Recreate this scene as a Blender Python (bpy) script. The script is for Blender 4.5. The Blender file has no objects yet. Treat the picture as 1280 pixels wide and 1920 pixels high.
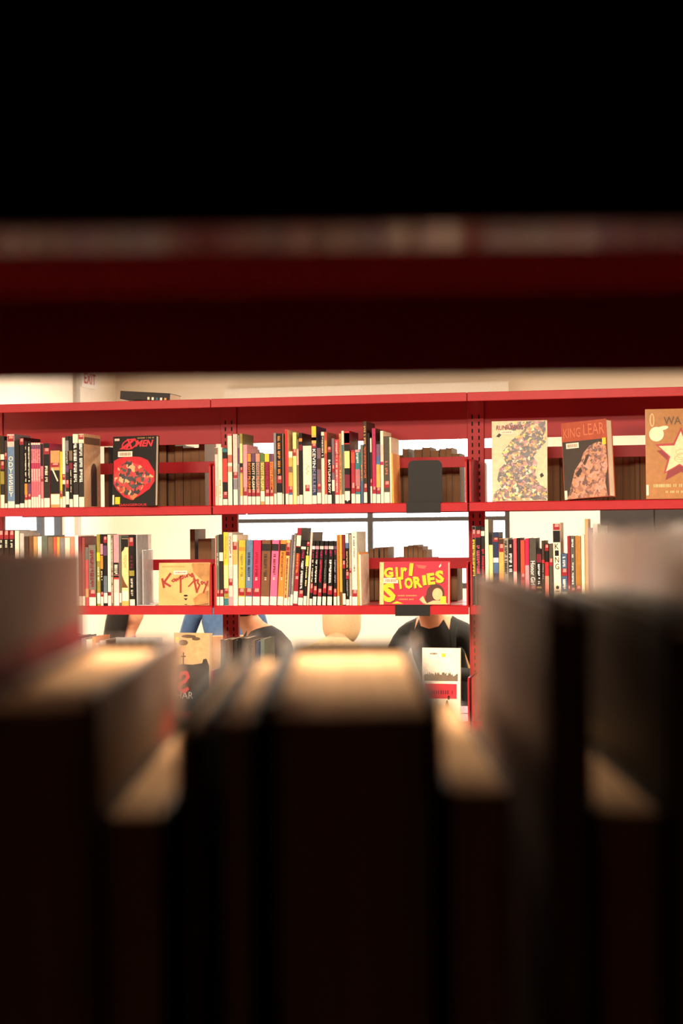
import bpy, bmesh, math, random
from mathutils import Vector, Matrix
random.seed(7)
S = bpy.context.scene
C = S.collection

# ------------------------------------------------------------------ camera
FPX, YAW, ROLL, CZ = 3200.0, 0.1969, -0.0108, 1.55
PITCH = math.atan(25 / FPX)
F = Vector((-math.sin(YAW) * math.cos(PITCH), math.cos(YAW) * math.cos(PITCH), math.sin(PITCH)))
R = Vector((math.cos(YAW), math.sin(YAW), 0)); U = R.cross(F)
R2 = R * math.cos(ROLL) + U * math.sin(ROLL); U2 = U * math.cos(ROLL) - R * math.sin(ROLL)
cd = bpy.data.cameras.new('camera'); cam = bpy.data.objects.new('camera', cd); C.objects.link(cam)
cd.sensor_fit = 'HORIZONTAL'; cd.sensor_width = 24.0; cd.lens = FPX / 1280 * 24.0
cd.clip_start = 0.01; cd.clip_end = 200
cd.dof.use_dof = True; cd.dof.focus_distance = 5.95; cd.dof.aperture_fstop = 8.3
cam.matrix_world = Matrix(((R2.x, U2.x, -F.x, 0), (R2.y, U2.y, -F.y, 0), (R2.z, U2.z, -F.z, CZ), (0, 0, 0, 1)))
S.camera = cam

def ray(px, py): return F + R2 * ((px - 640) / FPX) + U2 * ((960 - py) / FPX)
def onY(px, py, Y):                       # point where a pixel's ray meets the vertical plane Y
    d = ray(px, py); p = d * (Y / d.y); return Vector((p.x, p.y, p.z + CZ))
def onX(px, py, X):
    d = ray(px, py); p = d * (X / d.x); return Vector((p.x, p.y, p.z + CZ))

# ------------------------------------------------------------------ light
S.view_settings.view_transform = 'Standard'; S.view_settings.look = 'None'
S.view_settings.gamma = 1.0; S.view_settings.use_curve_mapping = False
S.view_settings.exposure = 0.0
WARM = (1.0, 0.80, 0.60)
W = bpy.data.worlds.new('sky'); S.world = W; W.use_nodes = True
bg = W.node_tree.nodes['Background']; bg.inputs[0].default_value = (0.93, 0.97, 1.0, 1); bg.inputs[1].default_value = 5.0

CEIL = 2.80
AISLE_W, AISLE_N, ROOM_W = 8.0, 128.0, 105.0
LAMPS = [(x, y, w) for x in (-2.7, -0.56, 1.6) for y, w in ((1.85, 150.0), (2.8, AISLE_N), (4.3, AISLE_W))] + \
        [(x, y, ROOM_W) for x in (-3.0, -0.6, 1.8) for y in (8.2, 11.2)]  # unseen lamps; nearest row added for book tops, reading-area ones for walls

# ------------------------------------------------------------------ materials
def lin(h):
    h = h.lstrip('#'); v = [int(h[i:i + 2], 16) / 255 for i in (0, 2, 4)]
    return tuple(((c + 0.055) / 1.055) ** 2.4 if c > 0.04045 else c / 12.92 for c in v)
MC = {}
def nmat(name):
    m = bpy.data.materials.new(name); m.use_nodes = True
    nt = m.node_tree; return m, nt, nt.nodes['Principled BSDF']
def mat(hexc, rough=0.45, vary=0.12, scale=60.0, coat=0.0, metal=0.0, name=None, bump=0.0, spec=0.3):
    """plain procedural material: base colour broken up by noise"""
    key = (hexc, rough, vary, scale, coat, metal, bump, spec)
    if key in MC: return MC[key]
    m, nt, b = nmat(name or 'paint_' + hexc.strip('#'))
    c = lin(hexc)
    tc = nt.nodes.new('ShaderNodeTexCoord'); n = nt.nodes.new('ShaderNodeTexNoise')
    n.inputs['Scale'].default_value = scale; n.inputs['Detail'].default_value = 4
    r = nt.nodes.new('ShaderNodeValToRGB')
    r.color_ramp.elements[0].position = 0.3; r.color_ramp.elements[1].position = 0.7
    r.color_ramp.elements[0].color = (*[x * (1 - vary) for x in c], 1)
    r.color_ramp.elements[1].color = (*[min(1, x * (1 + vary)) for x in c], 1)
    nt.links.new(tc.outputs['Object'], n.inputs['Vector']); nt.links.new(n.outputs['Fac'], r.inputs['Fac'])
    nt.links.new(r.outputs['Color'], b.inputs['Base Color'])
    b.inputs['Roughness'].default_value = rough; b.inputs['Metallic'].default_value = metal
    b.inputs['Specular IOR Level'].default_value = spec; b.inputs['Coat Weight'].default_value = coat; b.inputs['Coat Roughness'].default_value = 0.12
    if bump:
        bp = nt.nodes.new('ShaderNodeBump'); bp.inputs['Strength'].default_value = bump; bp.inputs['Distance'].default_value = 0.002
        nt.links.new(n.outputs['Fac'], bp.inputs['Height']); nt.links.new(bp.outputs['Normal'], b.inputs['Normal'])
    MC[key] = m; return m
def pages_mat(name, hexc, axis):
    """paper block: fine leaf lines across the thickness axis"""
    m, nt, b = nmat(name); c = lin(hexc)
    tc = nt.nodes.new('ShaderNodeTexCoord'); mp = nt.nodes.new('ShaderNodeMapping')
    mp.inputs['Scale'].default_value = tuple(900.0 if i == axis else 6.0 for i in range(3))
    n = nt.nodes.new('ShaderNodeTexNoise'); n.inputs['Scale'].default_value = 1.0; n.inputs['Detail'].default_value = 2
    r = nt.nodes.new('ShaderNodeValToRGB')
    r.color_ramp.elements[0].position = 0.3; r.color_ramp.elements[0].color = (*[x * 0.72 for x in c], 1)
    r.color_ramp.elements[1].position = 0.65; r.color_ramp.elements[1].color = (*c, 1)
    nt.links.new(tc.outputs['Object'], mp.inputs['Vector']); nt.links.new(mp.outputs['Vector'], n.inputs['Vector'])
    nt.links.new(n.outputs['Fac'], r.inputs['Fac']); nt.links.new(r.outputs['Color'], b.inputs['Base Color'])
    b.inputs['Roughness'].default_value = 0.9; b.inputs['Specular IOR Level'].default_value = 0.05
    return m
def blobs_mat(name, cols, scale=40.0, seed=0.0, mix_noise=0.5):
    """printed art: irregular patches of flat colours (Voronoi cells warped by noise)"""
    m, nt, b = nmat(name)
    tc = nt.nodes.new('ShaderNodeTexCoord'); n = nt.nodes.new('ShaderNodeTexNoise')
    n.inputs['Scale'].default_value = scale * 0.7; n.inputs['Detail'].default_value = 2
    mp = nt.nodes.new('ShaderNodeMapping'); mp.inputs['Location'].default_value = (seed, seed * 1.7, seed * 0.3)
    nt.links.new(tc.outputs['Object'], mp.inputs['Vector']); nt.links.new(mp.outputs['Vector'], n.inputs['Vector'])
    ad = nt.nodes.new('ShaderNodeVectorMath'); ad.operation = 'MULTIPLY_ADD'
    ad.inputs[1].default_value = (mix_noise / scale * 2,) * 3
    nt.links.new(n.outputs['Color'], ad.inputs[0]); nt.links.new(mp.outputs['Vector'], ad.inputs[2])
    v = nt.nodes.new('ShaderNodeTexVoronoi'); v.inputs['Scale'].default_value = scale
    nt.links.new(ad.outputs['Vector'], v.inputs['Vector'])
    sp = nt.nodes.new('ShaderNodeSeparateColor'); nt.links.new(v.outputs['Color'], sp.inputs[0])
    r = nt.nodes.new('ShaderNodeValToRGB'); r.color_ramp.interpolation = 'CONSTANT'
    while len(r.color_ramp.elements) < len(cols): r.color_ramp.elements.new(0.5)
    for i, h in enumerate(cols):
        r.color_ramp.elements[i].position = i / len(cols); r.color_ramp.elements[i].color = (*lin(h), 1)
    nt.links.new(sp.outputs[0], r.inputs['Fac']); nt.links.new(r.outputs['Color'], b.inputs['Base Color'])
    b.inputs['Roughness'].default_value = 0.35
    return m
COL = dict(c='F0DEC4', w='EFE8DF', k='0E0B0A', d='231E1B', b='3E2C22', r='B3262B', o='EA8430', y='EBC035', g='4E6E3C', l='8C8236',
           u='42638C', n='22304E', p='E88E98', m='A52350', x='DC1F48', v='5C3C60', e='7D7B80', h='BAB6B0', t='2E7078', f='6B4527',
           a='BC925C', q='701A2A', s='EA8872', i='F2BDB2', z='EEDC8C', j='71614F', P='CDD1C2', G='5D665C', O='F2A458', B='5F7FA0')
def cm(k, coat=0.04): return mat(COL.get(k, k), rough=0.45, coat=coat, spec=.22)
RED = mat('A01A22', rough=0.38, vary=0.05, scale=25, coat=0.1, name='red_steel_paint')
PAGE = pages_mat('paper_pages', 'E9D9BE', 0)
LABEL = mat('E6D8C6', rough=0.6, vary=0.04, scale=200, name='label_paper')
STK_R = mat('8E1826', rough=0.4, vary=0.1, name='sticker_red'); STK_P = mat('C98A80', rough=0.4, vary=0.15, name='sticker_pink')
BLK = mat('101010', rough=0.45, vary=0.1, name='black_steel')

# ------------------------------------------------------------------ mesh helpers
class MB:
    def __init__(s): s.v = []; s.f = []; s.mi = []
    def box(s, x0, x1, y0, y1, z0, z1, mi=0):
        b = len(s.v)
        s.v += [(x0, y0, z0), (x1, y0, z0), (x1, y1, z0), (x0, y1, z0), (x0, y0, z1), (x1, y0, z1), (x1, y1, z1), (x0, y1, z1)]
        for q in ((0, 3, 2, 1), (4, 5, 6, 7), (0, 1, 5, 4), (1, 2, 6, 5), (2, 3, 7, 6), (3, 0, 4, 7)):
            s.f.append(tuple(b + i for i in q)); s.mi.append(mi)
        return s
    def poly(s, pts, mi=0):
        b = len(s.v); s.v += [tuple(p) for p in pts]; s.f.append(tuple(range(b, b + len(pts)))); s.mi.append(mi); return s
    def prism(s, pts, lo, hi, axis='z', mi=0):
        """extrude a 2-D outline (counter-clockwise) along an axis"""
        def P(a, b, c): return (a, b, c) if axis == 'z' else ((a, c, b) if axis == 'y' else (c, a, b))
        b = len(s.v); n = len(pts)
        s.v += [P(p[0], p[1], lo) for p in pts] + [P(p[0], p[1], hi) for p in pts]
        s.f.append(tuple(b + i for i in reversed(range(n)))); s.mi.append(mi)
        s.f.append(tuple(b + n + i for i in range(n))); s.mi.append(mi)
        for i in range(n):
            j = (i + 1) % n; s.f.append((b + i, b + j, b + n + j, b + n + i)); s.mi.append(mi)
        return s
    def tube(s, a, c, r0, r1=None, n=10, mi=0):
        a, c = Vector(a), Vector(c); r1 = r0 if r1 is None else r1
        d = (c - a).normalized(); q = d.to_track_quat('Z', 'Y'); b = len(s.v)
        for p, r in ((a, r0), (c, r1)):
            for i in range(n):
                t = 2 * math.pi * i / n; s.v.append(tuple(p + q @ Vector((r * math.cos(t), r * math.sin(t), 0))))
        for i in range(n):
            j = (i + 1) % n; s.f.append((b + i, b + j, b + n + j, b + n + i)); s.mi.append(mi)
        s.f.append(tuple(b + i for i in reversed(range(n)))); s.f.append(tuple(b + n + i for i in range(n))); s.mi += [mi, mi]
        return s
    def build(s, name, mats, parent=None, smooth=False, bevel=0.0):
        me = bpy.data.meshes.new(name); me.from_pydata(s.v, [], s.f)
        for m in (mats if isinstance(mats, (list, tuple)) else [mats]): me.materials.append(m)
        me.polygons.foreach_set('material_index', s.mi)
        bm = bmesh.new(); bm.from_mesh(me); bmesh.ops.recalc_face_normals(bm, faces=bm.faces); bm.to_mesh(me); bm.free()
        if smooth: me.polygons.foreach_set('use_smooth', [True] * len(me.polygons))
        me.update()
        o = bpy.data.objects.new(name, me); C.objects.link(o); o.parent = parent
        if bevel:
            b = o.modifiers.new('bevel', 'BEVEL'); b.width = bevel; b.segments = 2; b.limit_method = 'ANGLE'
        return o
def tag(o, label, cat, group=None, kind=None):
    o['label'] = label
    if cat: o['category'] = cat
    if group: o['group'] = group
    if kind: o['kind'] = kind
    return o
def root(name, loc, label, cat, group=None, rz=0.0, ry=0.0, rx=0.0, parent=None):
    o = bpy.data.objects.new(name, None); C.objects.link(o); o.location = loc; o.rotation_euler = (rx, ry, rz)
    o.empty_display_size = 0.05
    return tag(o, label, cat, group)
def struct(o, label=None):
    o['kind'] = 'structure'
    if label: o['label'] = label
    return o

# ---- lettering: glyph outlines turned into flat meshes once, then mapped onto a face
TX = {}
def glyphs(s, bold=0.0, shear=0.0):
    k = (s, bold, shear)
    if k in TX: return TX[k]
    cu = bpy.data.curves.new('t', 'FONT'); cu.body = s; cu.resolution_u = 2; cu.offset = bold; cu.shear = shear; cu.fill_mode = 'FRONT'
    o = bpy.data.objects.new('t', cu); C.objects.link(o)
    bpy.context.view_layer.update()
    me = bpy.data.meshes.new_from_object(o.evaluated_get(bpy.context.evaluated_depsgraph_get()))
    v = [tuple(p.co)[:2] for p in me.vertices]; f = [tuple(p.vertices) for p in me.polygons]
    bpy.data.objects.remove(o); bpy.data.curves.remove(cu); bpy.data.meshes.remove(me)
    x0 = min(p[0] for p in v); x1 = max(p[0] for p in v); y0 = min(p[1] for p in v); y1 = max(p[1] for p in v)
    v = [((p[0] - x0) / (x1 - x0), (p[1] - y0) / (y1 - y0)) for p in v]
    TX[k] = (v, f); return TX[k]
def text_on(parent, s, rect, m, y=-0.0012, mode='up', bold=0.0, shear=0.0, name='title', rot=0.0):
    """lettering on a face looking towards -Y. rect = x0,x1,z0,z1; mode up / down(reads downward) / stack"""
    x0, x1, z0, z1 = rect; b = MB()
    def put(ss, rc, md):
        v, f = glyphs(ss, bold, shear); a0, a1, c0, c1 = rc; o = len(b.v)
        cx, cz = (a0 + a1) / 2, (c0 + c1) / 2
        for (tx, ty) in v:
            if md == 'up': X, Z = a0 + tx * (a1 - a0), c0 + ty * (c1 - c0)
            else: X, Z = a0 + ty * (a1 - a0), c1 - tx * (c1 - c0)
            if rot:
                dx, dz = X - cx, Z - cz; X = cx + dx * math.cos(rot) - dz * math.sin(rot); Z = cz + dx * math.sin(rot) + dz * math.cos(rot)
            b.v.append((X, y, Z))
        for q in f: b.f.append(tuple(o + i for i in q)); b.mi.append(0)
    if mode == 'stack':
        n = len(s); h = (z1 - z0) / n
        for i, ch in enumerate(s): put(ch, (x0, x1, z1 - (i + 0.82) * h, z1 - i * h), 'up')
    else: put(s, rect, mode)
    o = b.build(name, m, parent); return o
def marks(parent, rect, m, y=-0.0012, mode='down', name='title', pitch=0.006, rows=1):
    """lettering too small to read in the photograph: a run of little strokes"""
    x0, x1, z0, z1 = rect; b = MB()
    for r in range(rows):
        if mode == 'down':
            a0 = x0 + (x1 - x0) * r / rows; a1 = x0 + (x1 - x0) * (r + 0.85) / rows; z = z1
            while z > z0 + pitch * 0.5:
                l = pitch * random.uniform(0.45, 0.8)
                if random.random() > 0.1:
                    i = random.choice((0, 0, 0.3)); b.poly([(a0 + (a1 - a0) * i, y, z - l), (a1, y, z - l), (a1, y, z), (a0 + (a1 - a0) * i, y, z)])
                    if i == 0 and random.random() < 0.5: b.poly([(a0, y, z - pitch * .95), (a0 + (a1 - a0) * .3, y, z - pitch * .95), (a0 + (a1 - a0) * .3, y, z - l), (a0, y, z - l)])
                z -= pitch
        else:
            c0 = z0 + (z1 - z0) * r / rows; c1 = z0 + (z1 - z0) * (r + 0.6) / rows; x = x0
            while x < x1 - pitch * 0.5:
                l = pitch * random.uniform(0.45, 0.8)
                if random.random() > 0.12: b.poly([(x, y, c0), (x + l, y, c0), (x + l, y, c1), (x, y, c1)])
                x += pitch
    if b.f: return b.build(name, m, parent)
def panel(parent, pts, m, y=-0.001, name='print'):
    return MB().poly([(p[0], y, p[1]) for p in pts], 0).build(name, m, parent)
def rect_pts(x0, x1, z0, z1): return [(x0, z0), (x1, z0), (x1, z1), (x0, z1)]
def ell(cx, cz, rx, rz, n=20, rot=0): return [(cx + rx * math.cos(t) * math.cos(rot) - rz * math.sin(t) * math.sin(rot), cz + rx * math.cos(t) * math.sin(rot) + rz * math.sin(t) * math.cos(rot)) for t in [2 * math.pi * i / n for i in range(n)]]

# ---- a book: spine looks towards -Y, base on z = 0, x centred
def book_parts(rt, w, h, d, cover, page=None, t=0.0012, over=0.002, round_spine=0.0):
    hw = w / 2; t = min(t, w * 0.18); k = min(0.0012, w * 0.2)
    o = [(-hw, d), (-hw, k), (-hw + k, 0)]
    if round_spine: o += [(-hw * 0.5, -round_spine), (hw * 0.5, -round_spine)]
    o += [(hw - k, 0), (hw, k), (hw, d), (hw - t, d), (hw - t, t), (-hw + t, t), (-hw + t, d)]
    b = MB(); n = len(o); base = 0
    b.v = [(p[0], p[1], 0) for p in o] + [(p[0], p[1], h) for p in o]
    for i in range(n):
        j = (i + 1) % n; b.f.append((i, j, n + j, n + i)); b.mi.append(0)
    # caps as quads: left board, spine, right board
    ns = n - 4; il = [n - 1, n - 2]; ir = [n - 4, n - 3]
    for off in (0, n):
        b.f.append(tuple(off + i for i in (0, 1, il[1], il[0]))); b.mi.append(0)
        b.f.append(tuple(off + i for i in [1] + list(range(2, ns - 2)) + [ns - 2, ir[1], il[1]])); b.mi.append(0)
        b.f.append(tuple(off + i for i in (ns - 2, ns - 1, ir[0], ir[1]))); b.mi.append(0)
    b.build('cover', cover, rt)
    MB().box(-hw + t * 1.01, hw - t * 1.01, t * 1.01, d - over, over, h - over).build('page_block', page or PAGE, rt)
def label_on(rt, w, z0, z1, y=-0.0007, m=None):
    hw = w * 0.46; return MB().box(-hw, hw, y, y + 0.0006, z0, z1).build('call_number_label', m or LABEL, rt)
def dot_on(rt, w, z0, z1, y=-0.0009):
    hw = w * 0.45; zm = z0 + (z1 - z0) * 0.5
    b = MB(); b.box(-hw, hw, y, y + 0.0007, z0, z1, 0); b.poly([(-hw * .55, y - .0002, zm), (hw * .75, y - .0002, zm), (hw * .75, y - .0002, z1 - .001), (-hw * .4, y - .0002, z1 - .001)], 1)
    return b.build('genre_sticker', [STK_R, STK_P], rt)

def proj(P):
    v = Vector(P) - Vector((0, 0, CZ)); z = v.dot(F)
    return (640 + FPX * v.dot(R2) / z, 960 - FPX * v.dot(U2) / z)

# ================================================================== the room
_d = ray(217, 702); _t = (CEIL - CZ) / _d.z
YW, XL = _t * _d.y, _t * _d.x            # far wall and left wall meet the ceiling at that corner
XR, YN = 3.8, -1.7
PLASTER = mat('EFE3D2', rough=0.8, vary=0.03, scale=3, name='cream_plaster')
FRAME = mat('3A3634', rough=0.4, vary=0.05, name='dark_window_frame')
def pane_mat():
    m, nt, b = nmat('window_glass')
    tr = nt.nodes.new('ShaderNodeBsdfTransparent'); gl = nt.nodes.new('ShaderNodeBsdfGlossy'); gl.inputs['Roughness'].default_value = 0.02
    n = nt.nodes.new('ShaderNodeTexNoise'); n.inputs['Scale'].default_value = 2
    mr = nt.nodes.new('ShaderNodeMapRange'); mr.inputs['To Min'].default_value = 0.03; mr.inputs['To Max'].default_value = 0.06
    mx = nt.nodes.new('ShaderNodeMixShader'); nt.links.new(n.outputs['Fac'], mr.inputs['Value']); nt.links.new(mr.outputs['Result'], mx.inputs[0])
    nt.links.new(tr.outputs[0], mx.inputs[1]); nt.links.new(gl.outputs[0], mx.inputs[2])
    nt.links.new(mx.outputs[0], nt.nodes['Material Output'].inputs['Surface']); return m
PANE = pane_mat()
carpet = mat('5A5148', rough=0.95, vary=0.3, scale=180, name='carpet', bump=0.4)
struct(MB().box(XL - .2, XR + .2, YN - .2, YW + .2, -0.1, 0).build('floor', carpet))
struct(MB().box(XL - .2, XR + .2, YN - .2, YW + .2, CEIL, CEIL + .1).build('ceiling', mat('D8CDBF', rough=0.9, vary=0.05, scale=8, name='ceiling_board')))
struct(MB().box(XL - .2, XR + .2, YN - .2, YN, 0, CEIL).build('wall_near', mat('1E1A17', rough=0.9, vary=0.05, name='dark_wall')))  # wall colour darkened to keep bounced light off the near books
struct(MB().box(XR, XR + .2, YN, YW, 0, CEIL).build('wall_right', PLASTER))
# far wall with the long window
wx0, wx1 = onY(430, 960, YW).x, onY(955, 960, YW).x
wz0, wz1 = onY(650, 1105, YW).z, onY(650, 790, YW).z
b = MB(); b.box(XL - .2, wx0, YW, YW + .2, 0, CEIL); b.box(wx1, XR + .2, YW, YW + .2, 0, CEIL)
b.box(wx0, wx1, YW, YW + .2, 0, wz0); b.box(wx0, wx1, YW, YW + .2, wz1, CEIL)
struct(b.build('wall_back', PLASTER))
def window(n, x0, x1, z0, z1, mulx, barz, place, lab):
    """frame in the local xz plane; place = (matrix)"""
    w = bpy.data.objects.new('window_%d' % n, None); C.objects.link(w); w.matrix_world = place; struct(w, lab)
    fr = .045
    MB().box(x0, x1, .06, .11, z0, z0 + fr).box(x0, x1, .06, .11, z1 - fr, z1).box(x0, x0 + fr, .06, .11, z0 + fr, z1 - fr).box(x1 - fr, x1, .06, .11, z0 + fr, z1 - fr).build('window_frame', FRAME, w)
    xs = [x0 + fr] + mulx + [x1 - fr]; zs = [z0 + fr] + barz + [z1 - fr]
    for m in mulx: MB().box(m - .022, m + .022, .06, .11, z0 + fr, z1 - fr).build('mullion', FRAME, w)
    for i in range(len(xs) - 1):
        a0, a1 = xs[i] + (.022 if i else 0), xs[i + 1] - (.022 if i < len(mulx) else 0)
        for z in barz: MB().box(a0, a1, .06, .11, z - .018, z + .018).build('glazing_bar', FRAME, w)
        for k in range(len(zs) - 1):
            c0, c1 = zs[k] + (.018 if k else 0), zs[k + 1] - (.018 if k < len(barz) else 0)
            MB().box(a0, a1, .082, .088, c0, c1).build('pane', PANE, w)
m0 = onY(693.5, 1000, YW + .06)
window(1, wx0, wx1, wz0, wz1, [m0.x, wx0 + (m0.x - wx0) * .02 + .9 if False else wx1 - (wx1 - m0.x) * .26], [onY(650, 975, YW + .06).z],
       Matrix.Translation((0, YW, 0)), 'long dark framed window in the far cream wall')
struct(MB().box(onY(425, 730, YW).x, onY(955, 722, YW).x, YW - .09, YW - .002, wz1 - .02, onY(690, 722, YW - .09).z).build('trim_1', mat('EDE6DA', rough=0.6, vary=0.03, name='blind_box')), 'pale roller blind box above the long window')
# left wall with a window near the shelving
ly1, ly0 = onX(131, 985, XL).y, onX(8, 985, XL).y
lz0, lz1 = onX(60, 1185, XL).z, onX(60, 900, XL).z
b = MB(); b.box(XL - .2, XL, YN, ly0, 0, CEIL); b.box(XL - .2, XL, ly1, YW, 0, CEIL)
b.box(XL - .2, XL, ly0, ly1, 0, lz0); b.box(XL - .2, XL, ly0, ly1, lz1, CEIL)
struct(b.build('wall_left', mat('F2EADD', rough=0.8, vary=0.03, scale=3, name='white_plaster')))
window(2, ly0, ly1, lz0, lz1, [onX(82, 985, XL - .06).y], [], Matrix.Translation((XL, 0, 0)) @ Matrix.Rotation(math.pi / 2, 4, 'Z'), 'window with dark upright bars in the left wall')
yp = onX(140, 720, XL).y
struct(MB().box(XL, XL + .03, yp - .035, yp + .035, 0, CEIL - .001).build('trim_2', mat('B8B0A8', rough=0.5, vary=0.05, name='column_edge_grey')), 'narrow grey strip standing in for a column edge on the white wall')  # strip stands in for a column corner
# exit sign flat on the left wall
pe = onX(161, 711, XL)
ex = root('exit_sign', (XL + .002, pe.y, pe.z - .07), 'small white exit sign with red letters on the white wall', 'sign', rz=math.pi / 2)
MB().box(-.17, .17, -.03, 0, 0, .14).build('housing', mat('F0EEEA', rough=0.4, vary=0.02, name='sign_white'), ex, bevel=.004)
text_on(ex, 'EXIT', (-.13, .13, .03, .115), mat('C0182A', rough=0.4, name='exit_red'), y=-.0315, bold=.01, name='lettering')
# unseen ceiling lamps, some added to brighten: fixture + the light it gives
FIX = mat('E8E6E2', rough=0.5, vary=0.02, name='lamp_housing')
def diff_mat():
    m, nt, bs = nmat('lamp_diffuser'); bs.inputs['Base Color'].default_value = (.9, .88, .84, 1)
    bs.inputs['Emission Color'].default_value = (*WARM, 1); bs.inputs['Emission Strength'].default_value = 2.0; return m
DIFF = diff_mat()
for i, (x, y, pw) in enumerate(LAMPS):
    lr = root('unseen_ceiling_lamp', (x, y, CEIL), 'unseen rectangular warm ceiling lamp over the ' + ('aisle' if y < 5 else 'reading area, added to brighten its walls,') + ' near the %s, %s row' % ({-2.7: 'white wall', -.56: 'middle', 1.6: 'right wall', -3.0: 'white wall', -.6: 'middle', 1.8: 'right wall'}[x], {1.85: 'first', 2.8: 'second', 4.3: 'third', 8.2: 'first', 11.2: 'second'}[y]), 'lamp',
              'ceiling lamps over the ' + ('aisle' if y < 5 else 'reading area, added to brighten its walls,'))
    MB().box(-.62, .62, -.32, -.30, -.05, -.001).box(-.62, .62, .30, .32, -.05, -.001).box(-.62, -.60, -.30, .30, -.05, -.001).box(.60, .62, -.30, .30, -.05, -.001).build('lamp_frame', FIX, lr)
    MB().box(-.6, .6, -.3, .3, -.03, -.02).build('diffuser', DIFF, lr)
    ld = bpy.data.lights.new('lamp_light', 'AREA'); ld.shape = 'RECTANGLE'; ld.size = 1.15; ld.size_y = .55; ld.energy = pw; ld.color = WARM
    lo = bpy.data.objects.new('lamp_light', ld); C.objects.link(lo); lo.parent = lr; lo.location = (0, 0, -.055)

# ================================================================== the far shelving
D = 5.8495; X0 = -1.6357; BW = .914
BX = [X0 - BW, X0, X0 + BW, X0 + 2 * BW]                  # bay boundaries
S1, S2 = CZ + .0754, CZ - .2806
S3 = [CZ - .66, CZ - .68, CZ - .68]; S4 = CZ - 1.04; S5 = CZ - 1.42
CAN = CZ + .4535
sh = root('library_shelving', ((BX[1] + BX[2]) / 2, D + .25, 0), 'long red steel library shelving filled with comics and graphic novels', 'shelving')
OX, OY = sh.location.x, sh.location.y
def L(b):                                                 # world-space mesh -> local to the shelving root
    b.v = [(p[0] - OX, p[1] - OY, p[2]) for p in b.v]; return b
def shelf(x0, x1, z, front=True, brackets=True):
    g = .0035; x0 += g; x1 -= g
    y0, y1 = (D, D + .238) if front else (D + .262, D + .50)
    b = MB()
    lip = [(0, 0), (.010, 0), (.010, .028), (.238, .028), (.238, .031), (.004, .031), (0, .028)]
    if front: pts = [(y0 + p[0], z - .031 + p[1]) for p in lip]
    else: pts = [(y1 - p[0], z - .031 + p[1]) for p in lip]
    b.prism(pts, x0, x1, 'x')
    o = L(b).build('shelf', RED, sh)
    if brackets:
        for xa in (x0 + .0005, x1 - .0065):
            pl = [(y0 + .002, z + .0005), (y1 - .002, z + .0005), (y1 - .002, z + .15), (y0 + .012, z + .15), (y0 + .002, z + .14)]
            if not front: pl = [(y0 + y1 - p[0], p[1]) for p in pl]
            q = L(MB().prism(pl, xa, xa + .006, 'x')).build('end_bracket', RED, o)
    return o
for k in range(3):
    x0, x1 = BX[k], BX[k + 1]
    for z in (S1, S2, S3[k], S4, S5):
        shelf(x0, x1, z); shelf(x0, x1, z, front=False, brackets=z in (S1, S2))
        if z in (S1, S2):
            ra, rb = (z + .121, z + .161) if z == S2 else [onY(q[0], q[1], D + .2445).z for q in (((350, 887), (350, 866)), ((750, 878), (750, 858)), ((1100, 858), (1100, 836)))[k]]
            L(MB().box(x0 + .03, x1 - .03, D + .2445, D + .2495, ra, rb)).build('back_rail', RED, sh, bevel=.001)
    # canopy and the header sheet that hangs under it
    b = MB(); b.box(x0 + .001, x1 - .001, D - .004, D + .012, CAN - .031, CAN); b.box(x0 + .001, x1 - .001, D + .012, D + .488, CAN - .004, CAN); b.box(x0 + .001, x1 - .001, D + .488, D + .504, CAN - .031, CAN)
    L(b).build('canopy', RED, sh, bevel=.002)
    L(MB().box(x0 + .03, x1 - .03, D + .246, D + .251, onY(600, 828.5, D + .246).z, CAN - .005)).build('header_panel', RED, sh, bevel=.001)
SLOT = mat('0C0808', rough=0.8, name='slot_dark')  # black boxes stand in for the dark inside open slots
for xp in BX:
    p = L(MB().box(xp - .03, xp + .03, D + .2385, D + .2615, 0, CAN - .005)).build('post', RED, sh, bevel=.002)
    for sx in (-.012, .012):
        b = MB(); z = .2
        while z < CAN - .06:
            b.box(xp + sx - .0025, xp + sx + .0025, D + .2375, D + .2383, z, z + .014); z += .0254
        L(b).build('slot_row', SLOT, p)

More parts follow.
